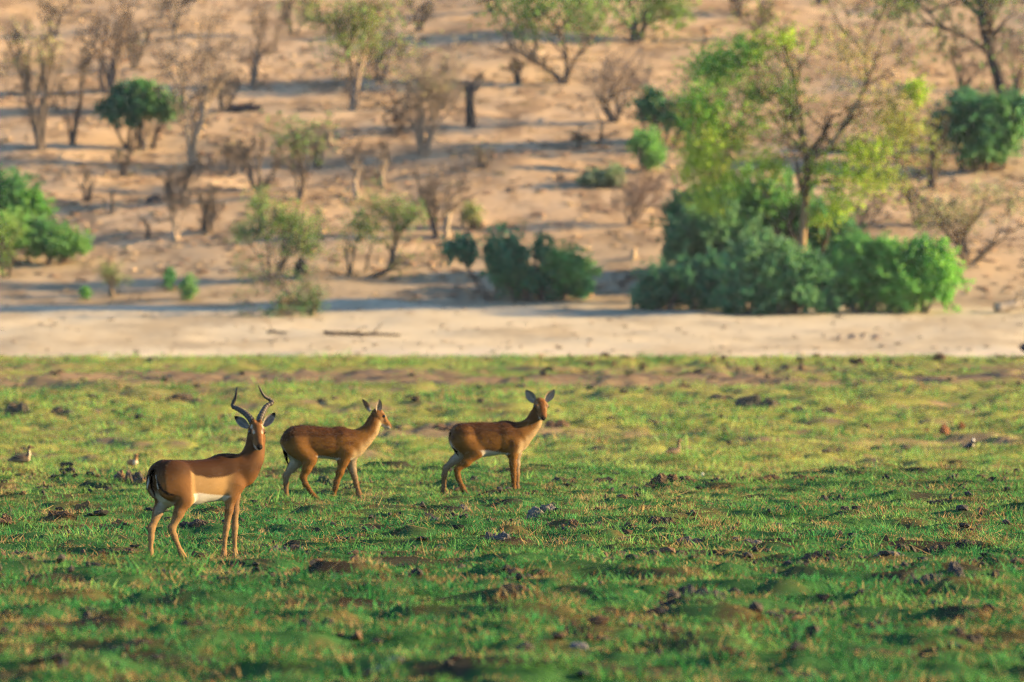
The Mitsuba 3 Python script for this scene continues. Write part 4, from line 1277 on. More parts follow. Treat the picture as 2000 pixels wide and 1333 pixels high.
for x, y, rx, ry, n, col, dd in ((1400, 130, 65, 40, 480, (0.13, 0.26, 0.055), 0.8), (1460, 95, 50, 26, 230, (0.13, 0.26, 0.06), 0.4), (1530, 75, 60, 26, 160, LIME, 0.2), (1370, 215, 50, 50, 430, (0.14, 0.29, 0.05), -1.2),
                                 (1440, 250, 60, 55, 360, (0.12, 0.22, 0.045), -0.8), (1375, 300, 45, 55, 460, LIME, -1.4), (1410, 340, 60, 42, 260, (0.16, 0.29, 0.045), -0.6), (1355, 345, 28, 35, 220, LIME, -1.0),
                                 (1480, 180, 45, 40, 190, GREEN, 0.3), (1500, 320, 36, 36, 120, LIME, 0.4), (1650, 345, 70, 50, 260, LIME, -0.6), (1640, 400, 34, 30, 110, LIME, -0.4),
                                 (1710, 345, 55, 40, 170, (0.22, 0.29, 0.06), -0.8), (1725, 200, 60, 40, 170, OLIVE, 0.3), (1790, 175, 28, 24, 150, LIME, 0.6), (1760, 240, 50, 50, 260, (0.22, 0.24, 0.07), 0.5),
                                 (1690, 290, 50, 30, 190, LIME, -0.9), (1600, 330, 26, 20, 40, LIME, -0.2), (1540, 190, 30, 60, 130, GREEN, 0.1), (1660, 110, 70, 50, 130, OLIVE, -0.4), (1600, 425, 22, 18, 30, LIME, 0.1),
                                 (1385, 395, 40, 22, 100, LIME, -0.3)):
    c = np.array([(x - 1566) * m, dd, (588 - y) * m])
    q = c + R_.normal(0, 0.5, (int(n * 3.8), 3)) * np.array([rx * m, max(rx, ry) * m, ry * m])
    q = q[meshkit.fbm(q * 2.2, 2, 3) > 0.42]
    v, f, cc = leaves(R_, q + place, 0.17, np.asarray(col) * 1.7, 0.45)
    F.append(f + sum(len(w) for w in V))
    V.append(v)
    C.append(cc)
add_mesh(key + '__crown_001', np.vstack(V), np.vstack(F), 'mat_leaf', np.vstack(C))
tag(key + '__crown_001', kind='stuff')

# the dense evergreen bushes around its foot
BG = 'dense green bushes at the foot of the tall tree'
bush('dense_bush', 'dark rounded bush behind the left side of the tall tree, highest of the dense bushes', (1440, 528), [(1400, 440, 95, 60), (1470, 420, 85, 75), (1540, 440, 70, 80), (1340, 450, 45, 60)], BG, 101, DEEP, tint=[(0.04, 0.10, 0.04), GREEN, GREEN, DEEP])
bush('dense_bush', 'low dark bush at the left end of the dense bushes, shading the sand', (1330, 606), [(1310, 565, 65, 48), (1375, 560, 60, 55), (1265, 580, 30, 28)], BG, 102, (0.05, 0.115, 0.055))
bush('dense_bush', 'domed bush with grey-green leaves left of the tall trunk', (1400, 560), [(1400, 470, 80, 62), (1355, 480, 55, 60), (1445, 500, 60, 60)], BG, 103, (0.075, 0.135, 0.06))
bush('dense_bush', 'large blue-green bush directly below the tall trunk', (1500, 615), [(1470, 560, 75, 60), (1545, 555, 80, 62), (1482, 508, 60, 48), (1590, 580, 50, 40), (1430, 590, 40, 30)], BG, 104, (0.06, 0.13, 0.06), tint=[(0.06, 0.13, 0.06), (0.08, 0.15, 0.06), (0.09, 0.15, 0.065), (0.05, 0.11, 0.05)])
bush('dense_bush', 'dark bush behind and to the right of the tall trunk', (1620, 536), [(1620, 470, 55, 62), (1660, 500, 50, 40), (1585, 440, 35, 40)], BG, 105, (0.05, 0.115, 0.045))
bush('dense_bush', 'bright sunlit green bush at the right end of the dense bushes', (1745, 612), [(1690, 540, 75, 68), (1760, 550, 75, 62), (1825, 545, 55, 62), (1640, 570, 40, 44), (1800, 500, 45, 32), (1720, 500, 60, 30)], BG, 106, GREEN, tint=[(0.085, 0.175, 0.045), (0.10, 0.20, 0.045), (0.13, 0.24, 0.045), (0.06, 0.13, 0.05)])
# bushes in the middle of the bank
bush('leaning_bush', 'three-lobed dark green bush on the bank, a round head on bare stems at its left', (1045, 588), [(899, 492, 36, 28), (988, 512, 50, 54), (1012, 548, 46, 36), (1060, 488, 20, 26), (1105, 534, 50, 46), (1060, 550, 45, 34), (1122, 560, 32, 24)], None, 110, (0.045, 0.115, 0.055), tint=[(0.03, 0.095, 0.05), (0.04, 0.11, 0.055), (0.05, 0.12, 0.05), (0.04, 0.11, 0.05), (0.075, 0.155, 0.045)], stems=14)
bush('green_bush', 'rounded bright green bush at the left edge, the upper of the two', (30, 440), [(20, 388, 55, 46), (60, 405, 38, 28), (-35, 390, 60, 55)], None, 111, (0.085, 0.175, 0.04), tint=[(0.06, 0.14, 0.045), (0.10, 0.20, 0.04)])
bush('green_bush', 'wide low green bush with brown skirts at the left edge, below the rounded one', (80, 518), [(20, 460, 60, 40), (80, 470, 55, 38), (135, 480, 40, 28), (-40, 470, 60, 45)], None, 112, (0.11, 0.18, 0.05), tint=[(0.12, 0.20, 0.045), (0.075, 0.145, 0.045)])
bush('green_bush', 'dark green bush with a black hollow beneath, left of the tall tree on the slope', (1300, 283), [(1270, 210, 32, 32), (1310, 225, 38, 30), (1340, 240, 20, 25), (1272, 185, 14, 14)], None, 113, (0.06, 0.125, 0.05), leaf_size=0.2)
bush('green_bush', 'small pale green bush on a dark stem, below the bush with the black hollow', (1250, 336), [(1262, 285, 32, 28), (1275, 310, 24, 22)], None, 114, (0.12, 0.21, 0.055), leaf_size=0.18)
bush('low_bush', 'low grey-olive cushion bush with a dark shadow on its left', (1172, 366), [(1165, 350, 36, 16), (1195, 346, 26, 20)], None, 115, (0.13, 0.15, 0.075), leaf_size=0.16)
bush('green_bush', 'dark green bushy crown on short dark stems, upper left of the slope', (262, 292), [(250, 205, 42, 40), (215, 215, 25, 20), (290, 200, 36, 34), (330, 215, 32, 28), (275, 178, 28, 20)], None, 116, (0.045, 0.105, 0.05), tint=[(0.035, 0.095, 0.05), (0.03, 0.085, 0.05), (0.085, 0.15, 0.05), (0.09, 0.14, 0.055), (0.07, 0.145, 0.045)], leaf_size=0.2)
bush('green_bush', 'large blue-green bush at the right edge below the dark leaning tree', (1920, 335), [(1900, 240, 70, 52), (1960, 250, 45, 55), (1850, 250, 36, 40), (1980, 215, 35, 30), (1925, 290, 60, 30)], None, 117, (0.05, 0.115, 0.05), tint=[(0.05, 0.115, 0.05), (0.08, 0.15, 0.05), (0.075, 0.12, 0.06)], leaf_size=0.2)
bush('low_bush', 'small yellow-olive bush beside the white-stemmed shrubs', (925, 446), [(922, 420, 20, 24)], None, 118, (0.17, 0.16, 0.06))

# dark leaning tree in the upper right corner
woody('leaning_tree', 'dark leaning tree in the upper right corner with one long branch reaching left', TREE, (1968, 290), (1750, 2000, -60), seed=12, levels=4, kids=(2, 3), spread=0.6, up=0.0, bark=(0.055, 0.048, 0.05), twig=(0.10, 0.085, 0.075),
      min_r=0.016, leaf=1500, leaf_size=0.22, leaf_color=(0.11, 0.17, 0.055), leaf_spread=0.5,
      limbs=[([(1968, 300, 0), (1963, 200, 0), (1940, 120, 0), (1917, 31, 0)], 0.30, 0.19), ([(1917, 35, 0), (1912, -10, 0.2), (1900, -60, 0.3)], 0.13, 0.07), ([(1919, 30, 0), (1940, 5, -0.2), (1955, -50, -0.3)], 0.10, 0.05),
             ([(1938, 115, 0), (1900, 80, -0.5), (1861, 63, -0.9), (1810, 50, -1.2), (1765, 50, -1.4)], 0.11, 0.04), ([(1861, 63, -0.9), (1830, 45, -0.6), (1812, 20, -0.3), (1790, 3, 0.0), (1760, -10, 0.2)], 0.07, 0.03),
             ([(1775, 52, -1.4), (1772, 25, -1.2), (1755, 0, -1.0)], 0.045, 0.02), ([(1812, 20, -0.3), (1860, 5, 0.4), (1900, -10, 0.8)], 0.05, 0.025)])
woody('dark_tree', 'dark bare trunk standing left of the blue-green bush at the right edge', TREE, (1815, 372), (1780, 1850, 195), seed=13, stems=2, r0=0.16, bark=(0.07, 0.058, 0.055), levels=4, leaf=120, leaf_color=OLIVE)
woody('pale_tree', 'bare pale-stemmed tree behind the dark leaning tree', TREE, (1990, 175), (1940, 2040, 25), seed=14, stems=3, r0=0.12, bark=(0.16, 0.125, 0.105), levels=5)
woody('bare_shrub', 'bare shrub with upswept stems left of the dark leaning tree', SHRUB, (1882, 178), (1835, 1925, 75), BARE, 15, 3, 5, 0.09, DARK, leaf=40)
woody('spreading_tree', 'flat-topped tree with four dark stems at the right edge, above the log', TREE, (1893, 516), (1808, 2010, 360), seed=16, stems=4, r0=0.11, bark=(0.11, 0.09, 0.075), twig=(0.25, 0.21, 0.15), fan=0.75, first=0.5, levels=5, leaf=1500, leaf_size=0.13, leaf_color=(0.23, 0.235, 0.12), leaf_spread=0.25, leaf_top=0.35)
woody('bare_shrub', 'small bare shrub behind the bright green bush, on the right', SHRUB, (1790, 440), (1755, 1825, 340), BARE, 17, 3, 5, 0.06, DARK, leaf=60, leaf_color=LIME)
woody('bare_shrub', 'small bare shrub seen under the right side of the tall tree', SHRUB, (1688, 450), (1650, 1735, 370), BARE, 18, 4, 5, 0.06, GREY)

# bare and half-leafed shrubs of the slope, left to right
woody('bare_tree', 'bare grey tree with a faint olive crown and a black foot, leftmost on the slope', TREE, (79, 295), (5, 145, 45), seed=20, stems=4, r0=0.11, levels=5, leaf=700, leaf_color=(0.30, 0.26, 0.12), leaf_size=0.15, leaf_top=0.45, fan=0.4)
woody('bare_tree', 'slim bare tree standing in a long shadow, second from the left edge', TREE, (142, 283), (112, 192, 72), seed=21, stems=3, r0=0.09, bark=DARK, twig=GREY, levels=5, first=0.4)
woody('bare_tree', 'tall bare grey tree at the upper left, its top cut by the frame', TREE, (212, 180), (145, 262, -15), seed=22, stems=4, r0=0.14, levels=5, bark=(0.17, 0.135, 0.115))
woody('bare_tree', 'tall bare tree with a white-lit curved trunk, left of centre', TREE, (372, 325), (312, 488, 68), seed=23, levels=5, spread=0.5, kids=(2, 3), bark=(0.30, 0.25, 0.20), twig=(0.20, 0.165, 0.14),
      limbs=[([(372, 328, 0), (382, 270, 0), (398, 215, 0), (412, 150, 0)], 0.17, 0.09), ([(372, 326, 0), (366, 250, -0.3), (362, 190, -0.5), (352, 130, -0.6)], 0.10, 0.05), ([(398, 215, 0), (425, 170, 0.4), (455, 130, 0.6)], 0.08, 0.04), ([(362, 190, -0.5), (340, 150, -0.3), (325, 130, 0)], 0.05, 0.03)])
woody('bare_shrub', 'low bare shrub with pale stems under the dark green bushy crown', SHRUB, (290, 293), (270, 315, 235), BARE, 24, 4, 4, 0.07, PALE)
woody('bare_tree', 'bare tree with a bent side limb, left of centre near the top', TREE, (490, 172), (455, 550, -5), seed=25, stems=3, r0=0.12, levels=5, bark=(0.2, 0.16, 0.135))
woody('bare_shrub', 'dark stubby shrub with a thick trunk and bare twigs, below the white-lit tree', SHRUB, (405, 458), (376, 438, 352), BARE, 26, 4, 5, 0.12, (0.10, 0.085, 0.08), twig=GREY, fan=0.3)
woody('bare_shrub', 'pale bare shrub left of the dark stubby one', SHRUB, (344, 466), (318, 372, 352), BARE, 27, 4, 5, 0.07, PALE, twig=GREY)
woody('bare_shrub', 'short leaning bare stump with two stems', SHRUB, (281, 464), (264, 292, 402), BARE, 28, 2, 3, 0.08, DARK)
woody('bare_shrub', 'small bare bush with a curved foot on open ground, left side of the slope', SHRUB, (172, 396), (136, 190, 318), BARE, 29, 4, 4, 0.08, DARK, twig=GREY)
woody('bare_shrub', 'smallest bare shrub, on open ground right of the curved-foot bush', SHRUB, (213, 422), (200, 226, 362), BARE, 30, 3, 3, 0.06, GREY)
woody('bare_shrub', 'dark forked stump beside a hollow, above the pale bare shrub', SHRUB, (326, 390), (302, 338, 328), BARE, 31, 2, 3, 0.12, (0.07, 0.06, 0.06))
woody('bare_shrub', 'bare shrub between the white-lit tree and the dark stubby shrub', SHRUB, (360, 400), (335, 400, 300), BARE, 32, 4, 5, 0.07, GREY)
woody('bare_shrub', 'broad fan-shaped bare shrub in front of the small green-topped tree', SHRUB, (506, 375), (460, 560, 262), BARE, 33, 5, 5, 0.09, (0.13, 0.11, 0.1), twig=GREY, fan=0.6)
woody('green_topped_tree', 'small bare-stemmed tree with a green crown, left of centre', TREE, (585, 388), (520, 632, 232), seed=34, stems=3, r0=0.10, levels=5, bark=(0.18, 0.145, 0.12), leaf=900, leaf_color=(0.12, 0.19, 0.06), leaf_size=0.18, leaf_top=0.55, leaf_spread=0.3)
woody('sparse_bush', 'tall sparse light-green bush beside the dark termite mound', 'bush', (530, 552), (468, 622, 378), seed=35, stems=6, r0=0.06, levels=5, bark=(0.13, 0.115, 0.1), twig=(0.16, 0.14, 0.11), leaf=3300, leaf_color=(0.17, 0.25, 0.07), leaf_size=0.12, leaf_spread=0.2, fan=0.6)
woody('bare_tree', 'tall flat-crowned tree with pale green leaves at the top edge, left of centre', TREE, (690, 215), (592, 792, -20), seed=36, stems=1, r0=0.17, levels=5, kids=(3, 4), first=0.62, spread=0.75, up=0.03, bark=(0.24, 0.19, 0.155), leaf=2200, leaf_color=(0.17, 0.21, 0.07), leaf_size=0.2, leaf_spread=0.4, leaf_top=0.2)
woody('bare_shrub', 'bare shrub with a forked pale stem below the flat-crowned tree', SHRUB, (648, 282), (625, 680, 190), BARE, 37, 2, 4, 0.07, PALE)
woody('bare_tree', 'white-stemmed little tree, left one of a pair', TREE, (697, 388), (672, 728, 268), seed=38, stems=1, r0=0.12, levels=5, bark=(0.30, 0.25, 0.205), twig=GREY, first=0.45)
woody('bare_tree', 'white-stemmed little tree, right one of a pair', TREE, (750, 363), (722, 778, 272), seed=39, stems=2, r0=0.09, levels=5, bark=(0.28, 0.235, 0.19), twig=GREY, first=0.45)
woody('bare_tree', 'large hazy bare tree with many upright stems, centre of the slope', TREE, (824, 306), (752, 905, 85), seed=40, stems=6, r0=0.09, levels=5, bark=(0.26, 0.21, 0.17), twig=(0.24, 0.2, 0.165), fan=0.45, leaf=350, leaf_color=(0.30, 0.27, 0.13), leaf_top=0.4)
woody('bare_shrub', 'round dark bare bush behind the large hazy tree', SHRUB, (775, 262), (740, 815, 190), BARE, 41, 6, 5, 0.05, DARK, fan=0.9)
woody('dead_stump', 'narrow dark dead trunk with broken top, standing alone', 'stump', (921, 248), (905, 950, 140), seed=42, levels=3, kids=(1, 2), spread=0.5, bark=(0.06, 0.054, 0.056), twig=(0.10, 0.085, 0.08),
      limbs=[([(921, 250, 0), (919, 225, 0), (917, 198, 0), (921, 170, 0)], 0.24, 0.15), ([(921, 172, 0), (914, 166, 0.1), (911, 160, 0.1)], 0.10, 0.06), ([(921, 172, 0), (928, 155, 0), (935, 146, 0), (944, 152, 0.1)], 0.09, 0.05)])
woody('leaning_tree', 'green-topped tree leaning on a low dark limb, top centre', TREE, (1100, 165), (960, 1178, -10), seed=43, levels=4, kids=(2, 3), spread=0.55, bark=(0.16, 0.125, 0.1), twig=(0.22, 0.18, 0.14), leaf=2800, leaf_color=(0.14, 0.22, 0.065), leaf_size=0.22, leaf_spread=0.45, leaf_top=0.3,
      limbs=[([(1100, 168, 0), (1075, 135, 0), (1038, 115, 0), (1000, 90, 0), (980, 50, 0)], 0.15, 0.05), ([(1103, 166, 0), (1108, 110, 0.2), (1090, 60, 0.3), (1060, 20, 0.4)], 0.12, 0.05), ([(1106, 166, 0), (1120, 120, -0.2), (1145, 90, -0.3), (1165, 40, -0.3)], 0.10, 0.04), ([(1040, 116, 0), (1050, 60, 0.5), (1040, 20, 0.6)], 0.07, 0.03), ([(1090, 60, 0.3), (1120, 20, 0.5), (1140, 0, 0.5)], 0.06, 0.03)])
woody('dark_tree', 'spreading tree with a short dark trunk at the top edge, right of centre', TREE, (1238, 82), (1165, 1362, -75), seed=44, stems=2, r0=0.20, levels=5, kids=(3, 3), spread=0.6, first=0.4, fan=0.5, bark=(0.10, 0.085, 0.075), twig=(0.2, 0.165, 0.13), leaf=1700, leaf_color=(0.13, 0.19, 0.06), leaf_size=0.24, leaf_spread=0.4)
woody('bare_shrub', 'large bare shrub with a fan of dark and pale trunks, right of centre', SHRUB, (1203, 238), (1152, 1282, 92), BARE, 45, 7, 5, 0.10, (0.16, 0.135, 0.12), twig=(0.25, 0.2, 0.17), fan=0.55, first=0.42)
woody('bare_tree', 'slim grey little tree below the fan of trunks', TREE, (1167, 284), (1148, 1190, 205), seed=46, stems=1, r0=0.11, levels=4, bark=GREY, first=0.5)
woody('bare_shrub', 'pinkish bare thicket beside the low grey-olive cushion bush', SHRUB, (1232, 440), (1212, 1312, 335), BARE, 47, 8, 5, 0.05, (0.18, 0.145, 0.13), twig=(0.27, 0.205, 0.175), fan=0.8)
woody('bare_tree', 'white-trunked bare tree above the round head of the three-lobed bush', TREE, (878, 464), (845, 938, 300), seed=48, stems=2, r0=0.11, levels=5, bark=(0.33, 0.28, 0.225), twig=(0.25, 0.2, 0.165), fan=0.35)
woody('bare_shrub', 'dark crooked bare shrub left of the white-trunked tree', SHRUB, (858, 468), (798, 872, 335), BARE, 49, 3, 5, 0.10, (0.10, 0.085, 0.08), twig=GREY, fan=0.7)
woody('bare_tree', 'thin pale leaning stem right of the white-trunked tree', TREE, (903, 448), (892, 930, 362), seed=50, stems=1, r0=0.07, levels=4, bark=(0.33, 0.28, 0.22), first=0.6)
woody('sparse_tree', 'thin upright sapling with a small green head, left of the crooked leaning tree', TREE, (683, 540), (662, 722, 415), seed=51, stems=2, r0=0.07, levels=4, bark=(0.11, 0.1, 0.09), leaf=420, leaf_color=(0.13, 0.2, 0.06), leaf_size=0.13, fan=0.25, first=0.45)
woody('sparse_tree', 'crooked dark leaning tree with thin green foliage on the bank', TREE, (757, 542), (712, 815, 385), seed=52, levels=4, kids=(3, 3), spread=0.6, bark=(0.085, 0.075, 0.07), twig=(0.13, 0.115, 0.09), leaf=900, leaf_color=(0.13, 0.205, 0.06), leaf_size=0.13, leaf_spread=0.22,
      limbs=[([(715, 541, 0.2), (740, 532, 0), (758, 525, 0), (768, 490, 0), (781, 452, 0)], 0.10, 0.09), ([(781, 452, 0), (765, 430, 0.2), (745, 410, 0.3), (725, 395, 0.3)], 0.06, 0.03), ([(781, 452, 0), (795, 430, -0.1), (808, 415, -0.2)], 0.05, 0.025), ([(765, 430, 0.2), (770, 400, 0.1)], 0.04, 0.02)])
woody('sparse_tree', 'slender sapling between the upright and the crooked one', TREE, (713, 532), (695, 745, 425), seed=53, stems=1, r0=0.055, levels=4, bark=(0.14, 0.12, 0.1), leaf=330, leaf_color=(0.14, 0.2, 0.065), leaf_size=0.13, first=0.5)
woody('sparse_tree', 'small green tree at the left edge, in front of the wide low bush', TREE, (14, 545), (-20, 45, 430), seed=54, stems=2, r0=0.08, levels=4, bark=DARK, leaf=900, leaf_color=(0.15, 0.23, 0.06), leaf_size=0.14, fan=0.3)
woody('sprouting_stump', 'short sprouting stump with leafy shoots on the sand, left', 'stump', (216, 580), (190, 246, 508), seed=55, stems=4, r0=0.09, levels=4, bark=(0.16, 0.13, 0.1), leaf=420, leaf_color=(0.17, 0.21, 0.07), leaf_size=0.11, leaf_spread=0.1, fan=0.4)
bush('seedling', 'tiny green seedling on the sand, left of the sprouting stump', (167, 590), [(167, 576, 11, 13)], None, 120, (0.12, 0.22, 0.045), 0.09, 600, 'plant', stems=3, r0=0.02)
bush('seedling', 'darker green seedling on the sand, left one of a pair', (330, 570), [(331, 548, 14, 20)], None, 121, (0.06, 0.14, 0.05), 0.10, 600, 'plant', stems=3, r0=0.02)
bush('seedling', 'olive green seedling on the sand, right one of a pair', (369, 588), [(368, 565, 17, 22)], None, 122, (0.12, 0.19, 0.06), 0.10, 520, 'plant', stems=4, r0=0.03)
# more distant shrubs near the top of the frame
for x, y, x0, x1, top, sd, lab in ((30, 120, 0, 60, 40, 56, 'grey bush at the upper left edge behind the olive-crowned tree'), (820, 60, 790, 850, -15, 57, 'bare shrub at the top edge, left of the green-topped leaning tree'), (960, 25, 935, 990, -40, 59, 'bare shrub cut by the top edge above the dead trunk'),
                                   (1600, 8, 1585, 1615, -40, 60, 'dark foot of a tree cut by the top edge above the tall tree'), (345, 60, 310, 385, -20, 61, 'hazy bare shrub at the top edge on the left'), (1480, 75, 1450, 1520, 0, 62, 'hazy bare shrub just above the tall tree'),
                                   (105, 70, 70, 140, -10, 65, 'grey bare shrub at the top edge, second from the left corner'), (262, 135, 235, 300, 30, 66, 'bare shrub right of the tall upper left tree'), (575, 70, 545, 612, -15, 67, 'bare shrub at the top edge, left of the flat-crowned tree'),
                                   (742, 160, 705, 785, 60, 68, 'low hazy bare shrub right of the flat-crowned trunk'), (440, 215, 415, 478, 130, 69, 'grey bare shrub right of the white-lit curved trunk'), (870, 215, 840, 905, 120, 70, 'bare shrub left of the dead trunk'),
                                   (1015, 165, 985, 1045, 100, 71, 'small grey shrub under the low dark limb of the leaning tree'), (1750, 320, 1715, 1790, 215, 72, 'bare grey shrub behind the right side of the tall tree crown'), (1850, 440, 1828, 1872, 385, 73, 'small dry shrub left of the four-stemmed tree'),
                                   (240, 345, 222, 262, 285, 74, 'tiny dry shrub in front of the dark green bushy crown'), (455, 345, 430, 485, 270, 75, 'bare shrub left of the broad fan-shaped one'), (620, 330, 600, 645, 262, 76, 'thin bare shrub right of the small green-topped tree'),
                                   (1445, 30, 1420, 1475, -40, 77, 'bare shrub cut by the top edge, right of the spreading tree'), (60, 210, 35, 92, 130, 78, 'pale bare bush behind the leftmost olive-crowned tree'), (1120, 290, 1098, 1142, 245, 79, 'small dry bush left of the slim grey little tree'),
                                   (940, 330, 922, 962, 285, 63, 'tiny dry shrub on open ground in the middle of the slope'), (1345, 290, 1335, 1362, 185, 64, 'slim pale stem right of the bush with the black hollow')):
    woody('bare_shrub', lab, SHRUB, (x, y), (x0, x1, top), BARE, sd, 3, 5, 0.08, GREY, leaf=30)

# fallen wood, mounds and stumps
fallen('fallen_log', 'long dark log lying on the pale sand, left of centre', (632, 655), (782, 655), 0.075, (0.16, 0.115, 0.085), seed=1)
fallen('fallen_log', 'short piece of driftwood on the sand, left of the long log', (522, 652), (562, 652), 0.05, (0.17, 0.13, 0.10), seed=2, forks=1)
fallen('fallen_log', 'dark fallen trunk lying high on the slope, left of centre', (447, 218), (510, 224), 0.16, (0.075, 0.06, 0.065), seed=3)
fallen('fallen_log', 'grey weathered log with stubs at the right edge of the bank', (1945, 612), (2030, 600), 0.17, (0.36, 0.31, 0.26), seed=4, rise=0.25, forks=5)
fallen('fallen_log', 'fallen limb in the shade beside the dense bushes', (1222, 548), (1290, 545), 0.10, (0.10, 0.085, 0.08), seed=5)
woody('fallen_branch', 'fallen leafy branch leaning on a broken grey stem at the edge of the sand', 'branch', (606, 618), (490, 625, 535), seed=58, levels=4, kids=(3, 4), spread=0.6, up=-0.02, bark=(0.22, 0.175, 0.14), leaf=1300, leaf_color=(0.09, 0.155, 0.06), leaf_size=0.13, leaf_spread=0.16,
      limbs=[([(612, 618, 0), (585, 590, 0), (560, 570, 0.1), (535, 550, 0.1), (522, 540, 0.1)], 0.085, 0.03), ([(612, 618, 0), (612, 598, 0), (610, 575, 0)], 0.10, 0.05), ([(600, 606, 0), (565, 604, -0.3), (530, 603, -0.5), (495, 606, -0.7)], 0.05, 0.02), ([(590, 595, 0), (575, 585, -0.4), (560, 590, -0.7)], 0.04, 0.02)])
mound('termite_mound', 'dark conical termite mound beside the tall sparse bush', 588, 540, 36, 26, (0.055, 0.045, 0.048), 'termite mound', 1)
mound('pale_stump', 'pale broken stump standing on the sunlit sand between two shadows', 1238, 506, 15, 20, (0.36, 0.28, 0.2), 'stump', 2, sharp=0.3)
mound('slope_mound', 'dark low mound on the open slope, above the three-lobed bush', 996, 376, 28, 7, (0.10, 0.075, 0.065), 'mound', 3)
mound('slope_mound', 'dark low mound left of the low grey-olive cushion bush', 1095, 352, 26, 7, (0.11, 0.08, 0.065), 'mound', 4)
mound('slope_mound', 'reddish low mound on the slope above the white-trunked tree', 1050, 422, 36, 6, (0.22, 0.13, 0.085), 'mound', 5)
mound('slope_mound', 'dark mound beside the dark forked stump', 300, 398, 40, 13, (0.06, 0.05, 0.055), 'mound', 6)


# loose litter, stones and dry tufts on the slope
def slope_litter():
    n = 6500
    y = rng.uniform(293, 358, n)
    x = rng.uniform(-0.075, 0.075, n) * y
    k = fbm2(x, y, 5, 95, 3) > 0.42
    x, y = x[k], y[k]
    z = ground(x, y)
    s = trimesh.creation.icosphere(0)
    d, f = np.asarray(s.vertices), np.asarray(s.faces)
    n = len(x)
    r = np.stack([rng.uniform(0.05, 0.30, n), rng.uniform(0.05, 0.25, n), rng.uniform(0.02, 0.10, n)], -1)
    v = d[None] * r[:, None] * (1 + rng.normal(0, 0.22, (n, len(d), 1))) + np.stack([x, y, z], -1)[:, None]
    c = np.where(rng.uniform(size=(n, 1)) < 0.6, np.array([[0.24, 0.15, 0.10]]), np.array([[0.46, 0.34, 0.21]])) * rng.uniform(0.5, 1.2, (n, 1))
    add_mesh('slope_litter', v.reshape(-1, 3), (f[None] + (np.arange(n) * len(d))[:, None, None]).reshape(-1, 3), 'mat_mud', np.repeat(c, len(d), 0))
    tag('slope_litter', 'small stones and clumps of dry litter on the slope', 'litter', kind='stuff')


slope_litter()


